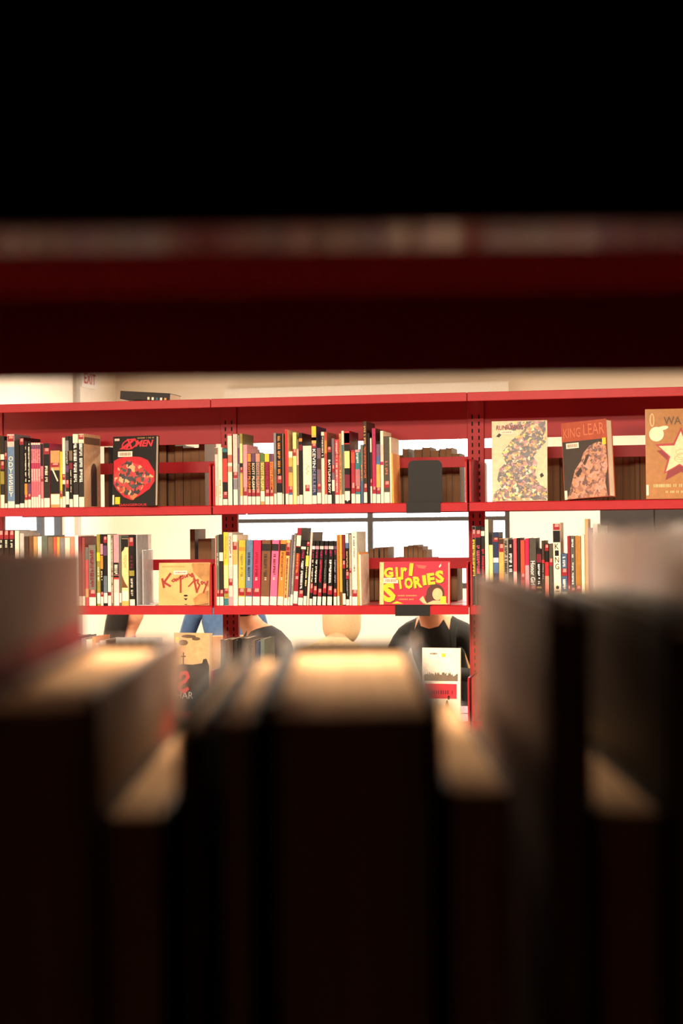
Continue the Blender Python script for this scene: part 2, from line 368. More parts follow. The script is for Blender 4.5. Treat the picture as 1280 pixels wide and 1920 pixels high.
# ================================================================== books standing on the far shelving
SURF = {1: S1, 2: S2}
BASEY = {1: 947, 2: 1139}
WHERE = {(1, 0): 'left bay upper shelf', (1, 1): 'middle bay upper shelf', (2, 0): 'left bay lower shelf', (2, 1): 'middle bay lower shelf', (2, 2): 'right bay lower shelf'}
GROUPS = {(1, 0): 'books on the upper shelf, bay with the face-out red comic', (1, 1): 'books on the upper shelf, bay with the empty black stand', (2, 0): 'books on the lower shelf, bay with the tan face-out book',
          (2, 1): 'books on the lower shelf, bay with the pink face-out book', (2, 2): 'books on the lower shelf under the star cover'}
ON = {1: 'on upper red shelf', 2: 'on lower red shelf'}
def B(sf, bay, x0, x1, yt, col, desc, lab=None, dot=None, bands=(), txt=(), dx=None, cover=None, d=None, xb=None, back=0.0, labc=None):
    """a book by its spine in the photograph: x0..x1 at its foot, yt its top; bands/txt/lab/dot are rows"""
    zs = SURF[sf]; Y = D + .006 + back; yb = BASEY[sf]
    # base row under this book at this place
    xm = (x0 + x1) / 2
    for _ in range(3):
        P = onY(xm, yb, Y); yb += (P.z - zs) * FPX / 5.95
    a0, a1 = onY(x0, yb, Y).x, onY(x1, yb, Y).x
    top = onY(xm + (dx or 0), yt, Y); h = top.z - zs; w = (a1 - a0) - .0004
    th = 0.0
    if dx: th = math.atan2(top.x - (a0 + a1) / 2, h); h = h / math.cos(th) - w * .5 * abs(math.sin(th)); w *= math.cos(th)
    rt = root('book', ((a0 + a1) / 2, Y, zs + .0003 + w / 2 * abs(math.sin(th))), desc + ' ' + ON[sf], 'book', GROUPS[(sf, bay)], ry=th)
    d = d or random.uniform(.155, .178)
    book_parts(rt, w, h, d, cm(cover or col))
    def z_(y): return max(.0008, min(h - .0005, (yb - y) / (yb - yt) * h))
    hw = w / 2 - .0004
    if cover and cover != col:
        panel(rt, rect_pts(-hw, hw, .0004, h - .0004), cm(col), y=-.0003, name='spine_print')
    for (ya, yc, k) in bands: panel(rt, rect_pts(-hw, hw, z_(yc), z_(ya)), cm(k), y=-.0006, name='spine_band')
    if lab: label_on(rt, w, z_(lab[1]), z_(lab[0]), m=labc and cm(labc))
    if dot: dot_on(rt, w, z_(dot[1]), z_(dot[0]))
    for t in txt:
        s, ya, yc, k = t[:4]; md = t[4] if len(t) > 4 else 'down'; wd = t[5] if len(t) > 5 else .5
        rc = (-hw * wd, hw * wd, z_(yc), z_(ya))
        if s == '*': marks(rt, rc, cm(k), pitch=.0058)
        else: text_on(rt, s, rc, cm(k), mode=md, bold=.012, name='spine_title')
    return rt, w, h

# ---- upper shelf, left bay
B(1,0,-14,1,817,'l','thin olive yellow book beside the dark book with yellow band',lab=(928,955))
B(1,0,1.5,9,818,'d','dark book with yellow band and red sticker',lab=(928,953),dot=(865,880),bands=[(852,862,'c'),(884,908,'l')])
B(1,0,9.3,14.3,826,'b','thin dark brown book touching the tall blue book',lab=(944,953),dot=(849,862))
rt,w,h=B(1,0,14.6,28,814,'B','tall blue book with a white top and stacked letters',lab=(940,953),dot=(817,828),bands=[(814.5,838,'i')],cover='e')
text_on(rt,'ODYSSEY',(-w*.3,w*.3,h*.14,h*.70),cm('c'),mode='stack',bold=.01,name='spine_title')
B(1,0,28.4,37,826,'k','black book between the tall blue book and a red stickered one',lab=(946,953))
B(1,0,37.4,46,820,'k','black book with a red sticker near its top',lab=(944,953),dot=(822,834))
B(1,0,46.3,52,827,'k','black book with pale lettering over an orange foot',lab=(938,953),dot=(928,937),bands=[(907,938,'o')],txt=[('*',832,905,'c')])
B(1,0,52.3,58.6,828,'k','black book with pale lettering over a purple foot',lab=(937,953),dot=(926,936),bands=[(907,937,'v')],txt=[('*',832,905,'c')])
for i in range(4):
    B(1,0,59+i*4.4,63.1+i*4.4,830,'p','dusky pink volume, one of four in a matching set,',lab=(932-(4 if i==3 else 0),952),bands=[(831,834,'c'),(834,842,'v'),(868,879,'m'),(903,932,'c56070')],txt=[('*',843,866,'q'),('*',880,900,'c')])
B(1,0,76.8,82,832,'c4707a','pink and black book beside the four matching pink volumes',lab=(935,952),bands=[(832.5,874,'k')],dot=(893,903))
B(1,0,82.3,94,831,'k','black book with slanted pale title and magenta edge',lab=(934,954),dot=(840,852),bands=[(905,934,'d')],txt=[('*',874,904,'c')],cover='m')
rt,w,h=B(1,0,95,112.5,845,'a','wide gold and black spine with a pale diagonal stroke',lab=(927,946),bands=[(882,926,'k')],dot=(868,876),d=.12)
panel(rt,[(-w*.36,h*.68),(-w*.25,h*.70),(w*.36,h*.47),(w*.24,h*.455)],cm('c'),name='spine_print')
B(1,0,113,117,847,'y','thin bright yellow book beside the wide gold spine',lab=(935,953),dot=(920,932),d=.12)
B(1,0,117.4,123,821,'c','slim cream book beside the thin yellow one',lab=(931,952),bands=[(889,898,'v'),(908,931,'d')],dot=(890,900))
B(1,0,123.3,130,818,'d','dark mottled book beside the slim cream one',lab=(922,946),bands=[(826,846,'e'),(873,886,'v')],dot=(900,915),txt=[('*',847,872,'h')])
B(1,0,130.3,137,818,'k','black book with a pale line down its lower half',lab=(936,953),bands=[(845,864,'j'),(868,880,'q')],txt=[('*',882,925,'c','down',.3)])
for i,(xa,xc) in enumerate(((137.4,147.6),(148,158.4))):
    rt,w,h=B(1,0,xa,xc,813,'d',('first' if i==0 else 'last')+' of two cream topped spines with bold white title',lab=(928+i*4,952),bands=[(814,831,'c')],dot=(815,824) if i else None,txt=[('*',832,904,'w','down',.66)],cover='d9b48a' if i else 'd',d=.178)
# arch printed on the outward side of the last of them
ar=MB(); pts=[(.10,.0)]+[(.10-.035*(1-math.cos(t))*1.0,.128+.02*math.sin(t)*1.6) for t in [math.pi*k/10 for k in range(11)]]+[(.03,.0)]
ar.poly([(w/2+.0006,.045+p[0]*.9,.004+p[1]*.98) for p in pts]); ar.build('cover_print',cm('b'),rt)
ar=MB(); ar.box(w/2+.0002,w/2+.0007,.004,.172,h*.86,h*.955); ar.build('cover_print',cm('j'),rt)

# ---- upper shelf, middle bay
M=lambda *a,**k: B(1,1,*a,**k)
M(403.2,409,839,'i','cream pink book with dark square on top, touching the bracket,',bands=[(840,852,'j')],txt=[('*',905,935,'a','down',.5)])
M(409.4,417.2,839,'c','plain cream book beside the one with a dark square',txt=[('*',900,935,'a','down',.4)])
M(418,427,841,'k','black book with a long red panel',lab=(936,948),dot=(922,934),bands=[(841.5,848,'t'),(860,904,'c83a35')])
M(427.5,436,814,'c','tall cream book with a red tip',bands=[(814.5,817,'x'),(853,868,'b06a5c'),(874,885,'c98a74')],cover='d')
M(437.5,446,814,'i','tall pale pink book with a grey picture low down',lab=(918,950),dot=(885,897),bands=[(898,918,'e')],cover='e')
M(446.3,450,816,'e','very thin grey violet book',bands=[(840,870,'v')],d=.14)
M(450.3,455.6,813,'l','tall yellow green book with an orange foot',lab=(930,950),dot=(876,886),bands=[(832,868,'z'),(869,876,'k'),(888,930,'O')],cover='6b6a45')
M(456.2,464,834,'p','pink book beside six small matching volumes',lab=(930,950),dot=(914,929))
V=[(464.4,471.4,'o','d','o','orange'),(471.8,479.2,'v','d','c','violet'),(479.6,488,'s','G','s','salmon'),(488.4,496.4,'g','l','z','green'),(496.8,505.6,'y','q','m','yellow'),(506,512.8,'v','o','q','plum')]
for i,(xa,xc,ct,cb,ck,nm) in enumerate(V):
    M(xa,xc,850.5,cb,'small volume with a %s top block in a matching set'%nm,lab=(931,949) if i!=3 else (921,940),dot=(918,930) if i!=3 else None,bands=[(851,866,ct)]+([(940,949.5,'a')] if i==3 else []),
      txt=[('SCOTT PILGRIM',868,918,ck,'down',.72)],d=.128)
M(513.6,518.8,812,'e','thin blue grey book beside the six small volumes',lab=(926,949),bands=[(880,925,'j')])
M(519.4,529.2,813,'k','black book with orange lettering to the top',lab=(924,948),dot=(892,906),txt=[('*',815,889,'o','down',.55)])
M(529.6,532.4,813,'j','very thin taupe book',lab=(926,949),d=.13)
M(532.6,535,836,'k','very thin black book beside the red one',d=.13)
M(535.2,541,806,'c2262c','bright red book with a pale picture cover',lab=(926,946),cover='d8b78e',d=.178)
M(541.4,549,846,'O','orange and cream picture book with a blue smudge at foot',lab=(928,946),dot=(912,924),bands=[(875,886,'j'),(847,858,'c'),(924,928,'u')],d=.11)
M(549.6,556.4,811,'z','tall pale yellow book',dot=(842,855),lab=(922,948),labc='z')
M(556.8,561,824,'j','thin brown book beside the tall pale yellow one',lab=(930,948),bands=[(842,872,'c9a090')])
M(561.3,567.8,812,'k','dark book with an amber spot near the top',lab=(928,948),bands=[(822,828,'o'),(834,845,'q')])
rt,w,h=M(568.4,584.8,836,'c','wide cream book with a grey script title and red square')
for k,(za,zb,xo) in enumerate(((.70,.66,-.2),(.66,.60,.22),(.60,.56,-.18),(.57,.53,.2),(.54,.50,-.1))):
    MB().tube((xo*w,-.0008,za*h),(-xo*w*.6,-.0008,zb*h),.0005,.0004,6).build('script_stroke',cm('j'),rt)
dot_on(rt,w*.55,h*.22,h*.33)
rt,w,h=M(585.2,594,799,'n','tallest yellow topped dark book with bold white title',lab=(929,948),dot=(832,840),bands=[(799.5,816,'y'),(816,832,'O'),(820,826,'u')],txt=[('KEVIN',842,877,'w','down',.7),('KELLER',879,925,'8a86a0','down',.66)])
M(594.4,602.4,840,'71545c','brown violet book beside the tallest yellow topped one',lab=(924,944),dot=(907,917),bands=[(860,880,'b')])
M(603,608.8,810,'c','slim cream book with a dark lettered panel',bands=[(817,859,'k')],txt=[('*',819,857,'w')])
M(609.2,613.8,810,'c03a2c','thin red orange book beside the slim cream one',lab=(927,948),bands=[(826,850,'o')],cover='8a5a48')
M(614.2,622,836,'k','black book with large white capitals',lab=(928,948),dot=(838,848),txt=[('BATTLING BOY',862,925,'w','down',.6)])
M(622.4,628,822,'71606a','grey violet book with a low white tab',lab=(900,921),bands=[(921,946,'d')],dot=(872,886))
M(628.4,636,824,'c23840','rose red book with pale lettering all down',lab=(928,948),dot=(848,854),txt=[('*',828,925,'i','down',.5)])
M(636.3,640.8,813,'a','slim gold brown book',lab=(928,948),txt=[('*',820,920,'f')])
M(641.1,645.8,808,'c','slim book going from cream through teal to dark',lab=(928,948),bands=[(834,848,'t'),(848,927,'G')])
rt,w,h=M(646.3,656.4,808,'k','black book with two cream panels and a pointed label',lab=(921,938),bands=[(808.5,833,'c22a30'),(812,831,'i'),(846,878,'z'),(890,915,'q')],cover='q')
panel(rt,[(-w*.46,h*.071),(0,h*.025),(w*.46,h*.071)],LABEL,name='call_number_label')
M(658.6,666,844,'a02834','dark red book with a bright top stripe',lab=(926,948),dot=(905,925),bands=[(848,868,'d04a40')])
M(666.4,675.6,843,'t','teal and rose book with a pink cap',lab=(927,948),dot=(911,922),bands=[(843.5,848,'p'),(880,911,'a86a72')],txt=[('*',850,868,'c')])
M(676,681.6,834,'G','olive dark book with gold lettering over a blue foot',bands=[(902,947,'3d5872')],txt=[('*',872,900,'o')])
M(682,688.6,790,'b','tallest brown book with gold and rust lettering',lab=(923,943),dot=(907,922),txt=[('*',796,832,'a','down',.7),('*',838,896,'c0502c','down',.7)])
M(689,694.2,812,'k','plain black book beside the tallest brown one')
M(694.5,697.8,820,'b','very thin dark book with a cream tip',bands=[(822,848,'c')],dot=(898,912),lab=(912,947))
M(698.2,705.2,803,'m','tall magenta book',lab=(926,946),dot=(912,924),cover='b')
M(705.6,713.4,833,'6a5470','violet over orange book',lab=(927,947),dot=(914,925),bands=[(856,871,'u'),(871,914,'O')])
M(713.8,719.6,808,'c','slim cream book with a pink band',bands=[(834,866,'i'),(866,872,'m')])
M(720,731,818,'48443a','dark olive book with rust lettering',lab=(923,944),dot=(902,915),txt=[('*',862,890,'c0705a')],cover='8a7a58')
M(731.4,734.6,820,'c','very thin cream book at the end of the row',dx=-2,d=.17)
M(735.2,738.6,850,'O','very thin buff booklet leaning at the end of the row',dx=-3,d=.15)

# ---- lower shelf, left bay
N=lambda *a,**k: B(2,0,*a,**k)
for i in range(3): N(-1.5+i*10,7.8+i*10,994,'k','black volume with red top band, one of three alike,',dot=(995,1011),txt=[('*',1013,1028,'c')],lab=(1118,1138))
N(29,37,995,'c','cream book beside the three red banded volumes',lab=(1118,1138),cover='h')
N(38,46,1000,'h','silvery grey book with a pale cover',lab=(1118,1138),cover='h')
N(46.4,55,1006,'b','brown book beside the silvery grey one',lab=(1118,1138))
N(55.4,63,1005,'f','reddish brown book',lab=(1118,1138))
N(63.4,71,1006,'a','tan book beside a white one',lab=(1118,1138))
N(71.4,79,1006,'w','white book beside a tan one',lab=(1118,1138))
N(79.4,90,1004,'G','dark olive book beside a white one',lab=(1118,1138))
N(90.4,100.6,1007,'j','taupe book beside the dark olive one',lab=(1118,1138))
N(101,107,1007,'c8583c','rust orange book',lab=(1118,1138))
N(107.4,113,1007,'O','pale orange book',lab=(1118,1138))
N(113.4,122,1009,'e','mid grey book',lab=(1118,1138))
N(122.4,132,1008,'c','cream book beside the mid grey one',lab=(1118,1138))
N(132.4,140.6,1007,'s','salmon book',lab=(1118,1138))
N(141,147.6,1004,'w','slim white book beside the salmon one',lab=(1118,1138))
N(148,154,1006,'q','maroon book',lab=(1118,1138))
N(154.4,160,1008,'8a4038','brick red book',lab=(1118,1138))
N(160.4,166.6,1026,'b84a50','rose red book shorter than its neighbours',bands=[(1026.5,1050,'G'),(1104,1120,'a')])
N(167,180.4,1022,'6f6a60','wide grey green book with dark red lettering',lab=(1120,1139),dot=(1106,1120),txt=[('*',1032,1100,'q','down',.6)],cover='g')
N(182,188.6,1002,'l','olive book with a yellow band',lab=(1112,1132),bands=[(1036,1052,'y')],txt=[('*',1064,1092,'c')])
N(189,194.2,1002,'k','thin black book with pink and orange bands',lab=(1119,1139),bands=[(1020,1040,'p'),(1042,1067,'o')],txt=[('*',1068,1088,'c')],dot=(1110,1119))
N(194.6,202,1003,'k','black book with a violet tab over a slate foot',lab=(1112,1131),dot=(1006,1018),bands=[(1023,1042,'v'),(1080,1112,'5a6a72')])
N(202.4,208.6,1003,'c','slim cream book with a red base line',lab=(1118,1139),bands=[(1110,1117,'q')])
N(209,213.2,1004,'j','very thin brown lettered book',txt=[('*',1010,1130,'c')])
N(213.6,223.8,1003,'p','pink book with a black lettered block',lab=(1112,1137),bands=[(1055,1058,'k'),(1058,1078,'d'),(1079,1083,'k'),(1083,1086,'c23a30'),(1087,1138,'i')],txt=[('*',1059,1077,'c','down',.7)])
N(224.2,228,1004,'G','very thin dark green book',lab=(1112,1130))
rt,w,h=N(228.4,241.4,1010,'e8c78c','wide cream book with an orange foot and a brown hill',lab=(1108,1127),bands=[(1010.5,1026,'k'),(1127,1139,'O')],dx=-1)
panel(rt,[(-w*.45,h*.27),(w*.45,h*.27),(w*.2,h*.31),(-w*.1,h*.36),(-w*.45,h*.46)],cm('f'),name='spine_print')
text_on(rt,'TOOR',(-w*.15,w*.22,h*.56,h*.76),cm('a'),mode='down',name='spine_title')
panel(rt,[(-w*.48,h*.87),(-w*.48,h*.80),(-w*.2,h*.83),(0,h*.88)],cm('k'),name='spine_print')
N(243.4,253.4,1003,'k','black book with a green spot and red sticker',lab=(1124,1138),dot=(1008,1024),bands=[(1070,1080,'l')],txt=[('*',1042,1066,'q'),('*',1082,1118,'h')],dx=-3)

# ---- lower shelf, middle bay
Q=lambda *a,**k: B(2,1,*a,**k)
Q(404.2,406.2,1005,'s','very thin salmon book against the bracket',d=.1)
Q(406.6,411.4,1003,'G','dark green book with a grey picture',lab=(1119,1138),dot=(1106,1119),txt=[('*',1034,1062,'h')])
Q(411.8,419.4,1002,'d','black green book with a white tab',lab=(1119,1138),dot=(1106,1119),bands=[(1036,1052,'c')])
Q(420,428.6,998,'y','yellow book with a teal foot',bands=[(1060,1104,'z'),(1113,1121,'l'),(1122,1138,'t')],dot=(1103,1113),txt=[('*',1005,1048,'a')],cover='i')
Q(429,436.8,999,'i','pale pink book with a rose foot',lab=(1119,1138),labc='p',dot=(1085,1098),txt=[('*',1006,1046,'j')],cover='h')
Q(437.2,445.6,1003,'c','cream book with an orange panel',bands=[(1031,1059,'O')],dot=(1016,1031),lab=(1120,1135))
SER=[(446.4,459,'c2a838','mustard'),(459.6,472.4,'5a7896','blue'),(473,487.2,'d6244e','crimson'),(488,504.4,'6f4a30','brown'),(505,518.2,'d8628c','rose pink'),(519.4,530.6,'e08034','orange')]
for i,(xa,xc,cc,nm) in enumerate(SER):
    Q(xa,xc,1013,cc,'%s volume of the six thick colourful spines'%nm,lab=(1119,1138),dot=(1103,1117) if i<3 else None,bands=([(1026,1033,'o')] if i==0 else [])+([(1020,1033,'d')] if i>2 else [])+[],
      txt=[('*',1036,1083,('l','n','q','b','q','f')[i],'down',.4),('*',1083,1089,'i','down',.34)],dx=(1,1.5,2,3,5,6.5)[i])
Q(531.2,538.4,1013,'e3b070','cream and red patterned book leaning by the orange volume',lab=(1122,1138),dot=(1018,1033),bands=[(1034,1042,'q')],txt=[('*',1044,1120,'q')],dx=6)
Q(538.8,543,1003,'6a6270','thin grey violet book leaning',lab=(1120,1138),dx=7.2)
Q(543.4,548.4,1000,'77756c','thin grey green book leaning',lab=(1115,1138),dx=7.6,txt=[('*',1010,1100,'h')])
Q(548.8,557.2,990,'8a1a26','tall dark red book with a cream panel and black cover',lab=(1109,1132),dot=(1080,1092),bands=[(1004,1024,'c'),(1026,1038,'k')],txt=[('*',1038,1076,'o')],dx=8.4,cover='2a2c34')
Q(557.8,567.4,1015,'k','black book with magenta and white lettering and teal square',lab=(1121,1138),dot=(1107,1120),bands=[(1025,1030,'P')],txt=[('*',1032,1047,'m'),('*',1052,1104,'w')],dx=7)
Q(567.8,574,1015,'k','black book with yellow lettering beside the thin pale one',lab=(1118,1138),dot=(1016,1024),bands=[(1042,1062,'y')],txt=[('*',1026,1100,'z')],dx=7)
Q(574.4,578.8,998,'i','thin pale pink book with a speckled dark cover',dx=7.9,cover='57504e')
K=[(579.4,584.8,'w','c','first'),(585.6,592.6,'p','w','second'),(594.2,601.8,'h','x','third'),(603.6,610.8,'p','G','fourth'),(612.8,622.2,'h','w','fifth'),(625,631,'v','8a86a0','sixth')]
for i,(xa,xc,sq,tk,nm) in enumerate(K):
    Q(xa,xc,1015,'k','%s black volume counting from the thin pale pink book'%nm,lab=(1119+(4 if i==0 else 0),1137),dot=(1094+(i%3)*5,1112+(i%3)*3),bands=[(1024,1030,sq)],txt=[('*',1032,1047,'m'),('*',1050,1092,tk,'down',.55)],dx=(6.4,6.2,5.6,4.7,3.3,.4)[i])
Q(632,636.6,1003,'b0702c','golden brown book beside its amber twin',lab=(1118,1137),cover='8a4a20')
Q(637,642,1003,'d09a40','amber book beside its golden brown twin',bands=[(1110,1137,'f')])
Q(642.4,648,1003,'k','black book with a pink sticker at mid height',lab=(1113,1134),dot=(1051,1066),bands=[(1003.5,1048,'q')])
Q(648.4,654.8,1000,'k','black book with a white picture at the top',lab=(1124,1137),dot=(1072,1086),bands=[(1001,1018,'w'),(1018,1028,'u')],txt=[('*',1034,1070,'a'),('*',1088,1120,'e')])
Q(655.2,659.4,1002,'a09684','thin taupe book beside the pale green one',lab=(1118,1137),dot=(1066,1074))
Q(659.8,670.2,997,'P','pale green white book with a grey title',lab=(1119,1138),dot=(1106,1119),txt=[('*',1006,1048,'e','down',.4),('*',1060,1072,'j','down',.3)])
Q(670.8,673.8,1036,'O','thin buff booklet beside the pale green book',dx=-1)
Q(674.4,677.6,1040,'c','thin cream booklet at the open end of the row',dx=-2)

# ---- lower shelf, right bay
T=lambda *a,**k: B(2,2,*a,**k)
T(886.4,892.4,987,'k','black book with yellow block capitals',dot=(993,1009),txt=[('*',1012,1080,'y','down',.8)],cover='w')
T(892.8,902.6,987,'k','black book with rose block capitals',dot=(994,1008),txt=[('*',1023,1078,'c84a5c','down',.7)])
T(902.8,909.8,988,'d','dark book with crimson capitals and a cream dot',bands=[(996,1005,'c')],txt=[('*',1030,1084,'x','down',.7)])
T(910.2,917,974,'c','tall cream book with a brown cover',cover='j')
T(917.4,924.8,1022,'z','pale yellow book shorter than its neighbours')
T(925.2,935.6,998,'n','navy book with a red sticker and white band',dot=(1008,1016),bands=[(1046,1055,'w'),(1056,1075,'u')])
T(936,945.4,1010,'O','orange book with a rust cap',dot=(1020,1035),bands=[(1010.5,1020,'b')])
T(945.8,953.8,1009,'8f8c80','grey book with dark capitals',txt=[('*',1014,1078,'k','down',.7)])
T(954.2,962.6,1012,'k','black book with white capitals beside the grey one',txt=[('*',1018,1034,'h'),('*',1038,1074,'w','down',.75)])
T(963,969.6,1010,'d8505a','coral book with a cream foot',bands=[(1072,1138,'i')])
T(970,976,1009,'k','plain black book beside the coral one')
T(976.4,984.6,1013,'b84a34','rust book with a red sticker',dot=(1075,1088))
T(985,992.6,1010,'x','crimson over pink book',bands=[(1060,1138,'p')])
T(993,1006,1009,'48463e','wide charcoal book with a white brush title',dot=(1098,1110),txt=[('Honor Girl',1052,1097,'w','down',.66)])
T(1006.4,1015.6,1029,'k','black book with a maroon cap and gold ring',bands=[(1039,1055,'q'),(1100,1112,'a'),(1103,1109,'k')],txt=[('*',1058,1095,'w')])
T(1016,1021.6,1014,'b','thin brown book beside the gold ringed one',bands=[(1050,1056,'r')],txt=[('*',1058,1088,'e')])
T(1022,1029.6,1020,'k','black and coral book',dot=(1021,1033),bands=[(1054,1080,'r'),(1080,1130,'s')])
T(1030,1037,1020,'48443a','dark olive book beside the tall cream one with stacked letters',dot=(1047,1061))
rt,w,h=T(1038.5,1052.5,980,'c','tall cream book with stacked black letters and a black block',dot=(982,994),bands=[(995,1017,'k')],dx=-3)
text_on(rt,'KING',(-w*.27,w*.27,h*.42,h*.745),cm('k'),mode='stack',name='spine_title'); panel(rt,ell(0,h*.215,w*.22,w*.24),cm('k'),name='publisher_mark'); panel(rt,rect_pts(-w*.25,w*.25,h*.165,h*.175),cm('k'),name='publisher_mark')
T(1053,1064,1038,'3f5876','blue book with white lettering above and below a sticker',dot=(1066,1080),txt=[('*',1044,1063,'w'),('*',1083,1104,'w')],lab=(1110,1138))
T(1064.4,1069.8,1005,'8a1e28','dark red book beside the slate one',dot=(1098,1110))
T(1070.2,1078.8,1005,'52524e','slate book with spaced white lettering',txt=[('*',1011,1026,'w','down',.4),('*',1040,1046,'w','down',.4),('*',1055,1070,'w','down',.4),('*',1074,1100,'w','down',.4)],dot=(1102,1112))
T(1079.2,1090,1005,'a07030','golden brown mottled book',dot=(1098,1110))
T(1090.4,1096.8,1003,'c','cream book beside the golden brown mottled one')
T(1097.4,1104,973,'a','tall tan book at the end of the row')
T(1104.6,1112,990,'v','plum book beside the tall tan one')
T(1112.6,1122,982,'h','pale grey book beside the plum one')
T(1122.6,1136,986,'G','grey green book beyond the pale grey one')

# ================================================================== books on the rear side, seen from behind
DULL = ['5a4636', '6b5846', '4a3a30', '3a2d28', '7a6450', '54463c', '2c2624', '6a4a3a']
BROWNPG = pages_mat('shaded_pages', '86664a', 0)  # brown puts the rear side's shade into the page colour
def rear_row(z, px0, px1, py, hs, label, group, gap=0.0, dr=(.14, .165)):
    """books whose spines look the other way: fore-edges towards us"""
    Y = D + .494; xa, xb = onY(px0, py, Y - .16).x, onY(px1, py, Y - .16).x; x = xa
    while True:
        w = random.uniform(.014, .034)
        if x + w > xb: break
        h = random.uniform(*hs); rt = root('book', (x + w / 2, Y, z + .0003), label, 'book', group, rz=math.pi)
        book_parts(rt, w - .0006, h, random.uniform(*dr), mat(random.choice(DULL), rough=.5), BROWNPG)
        x += w + (random.uniform(.012, .03) if random.random() < gap else 0)
rear_row(S1, 196, 388, 930, (.222, .25), 'brown shaded book on rear side, seen behind the red face-out comic', 'rear books behind the red comic', gap=.35)
rear_row(S1, 452, 866, 930, (.18, .222), 'brown shaded book on rear side, seen behind the empty black stand', 'rear books behind the black stand', gap=.25)
rear_row(S1, 930, 1275, 930, (.185, .203), 'low brown shaded book on rear side, behind the three face-out covers', 'rear books behind the three covers')
def rear_one(z, px0, px1, py, h, col, label, dd=.15):
    Y = D + .494; xa, xb = onY(px0, py, Y - dd).x, onY(px1, py, Y - dd).x
    rt = root('book', ((xa + xb) / 2, Y, z + .0003), label, 'book', 'rear books above the tan face-out cover', rz=math.pi)
    book_parts(rt, xb - xa, h, dd, mat(col, rough=.5), BROWNPG)
rear_one(S2, 357, 366, 1100, .272, '5a4038', 'tall brown book on rear side rising above the tan cover')
rear_one(S2, 372, 397, 1100, .236, '6a4632', 'thick brown book on rear side rising above the tan cover')
rear_row(S2, 676, 866, 1100, (.13, .160), 'low brown shaded book on rear side, behind the pink face-out cover', 'rear books behind the pink cover')
# small books lying on edge above the rail
def rear_poke(px0, px1, y, label):
    Y = D + .494; xa, xb = onY(px0, y, Y - .14).x, onY(px1, y, Y - .14).x
    h = onY((px0 + px1) / 2, y, Y - .14).z - S2
    rt = root('book', ((xa + xb) / 2, Y, S2 + .0003), label, 'book', 'rear books showing above the back rail', rz=math.pi)
    book_parts(rt, xb - xa - .0006, h, .14, mat('6f5a50', rough=.5), BROWNPG)
# these stand just ahead of the low row, so the low row leaves them room
for o in [o for o in C.objects if o.get('group') == 'rear books behind the pink cover']:
    p = proj((o.location.x, o.location.y - .15, S2 + .1))[0]
    if 686 < p < 734 or 750 < p < 806: 
        for c in list(o.children): bpy.data.objects.remove(c)
        bpy.data.objects.remove(o)
for i, (a, c, y) in enumerate(((692, 700, 1029), (701, 709, 1027), (712, 719, 1027), (720, 727, 1026), (756, 764, 1025), (764.3, 774, 1023), (774.3, 783, 1022), (783.3, 792, 1025), (792.3, 800, 1031))):
    rear_poke(a, c, y, 'dull brown book showing above the back rail before the window')

# ================================================================== books and comics shown face-out
def facebook(name, px0, px1, ptop, pbot, Y, z, thick, cover, label, rz=0.0, lean=-4.0, ry=0.0, page=None, spine=None):
    """front cover towards the camera; returns (root, u, v): photo pixel -> place on the cover"""
    P0 = onY(px0, pbot, Y); e = Vector((math.cos(rz), math.sin(rz), 0))
    lo, hi = .02, 1.0
    for _ in range(40):
        m = (lo + hi) / 2
        if proj(Vector((P0.x, P0.y, z)) + e * m)[0] < px1: lo = m
        else: hi = m
    w = lo; mid = Vector((P0.x, P0.y, z)) + e * (w / 2)
    h = (onY((px0 + px1) / 2, ptop, mid.y).z - z) / math.cos(math.radians(lean))
    rt = root(name, (mid.x, mid.y, z + .0004 + thick * abs(math.sin(math.radians(lean))) + w / 2 * abs(math.sin(ry))), label, 'book', 'books shown face-out', rz=rz, rx=math.radians(lean), ry=ry)
    t = .0018; hw = w / 2
    b = MB(); b.box(-hw, hw, 0, t, 0, h); b.box(-hw, hw, thick - t, thick, 0, h); b.box(-hw, -hw + t, t, thick - t, 0, h)
    b.build('cover', cover, rt)
    MB().box(-hw + t * 1.02, hw - .003, t * 1.02, thick - t * 1.02, .003, h - .003).build('page_block', page or pages_mat('paper_face', 'EBDCC4', 1), rt)
    u = lambda x: (x - px0) / (px1 - px0) * w - hw
    v = lambda y: (pbot - y) / (pbot - ptop) * h
    return rt, u, v
def pr(rt, u, v, pts, m, y=-.0006, name='cover_print'): return panel(rt, [(u(p[0]), v(p[1])) for p in pts], m, y=y, name=name)
def rc(x0, x1, y0, y1): return [(x0, y1), (x1, y1), (x1, y0), (x0, y0)]
def barcode(rt, u, v, x0, x1, y0, y1):
    pr(rt, u, v, rc(x0, x1, y0, y1), LABEL, y=-.0016, name='barcode_label')
    b = MB(); x = x0 + 3
    while x < x1 - 3:
        l = random.uniform(.4, 1.0); b.poly([(u(x), -.002, v(y1 - 2)), (u(x + l), -.002, v(y1 - 2)), (u(x + l), -.002, v(y0 + 2)), (u(x), -.002, v(y0 + 2))]); x += l + random.uniform(.4, .9)
    b.build('barcode', cm('j'), rt)

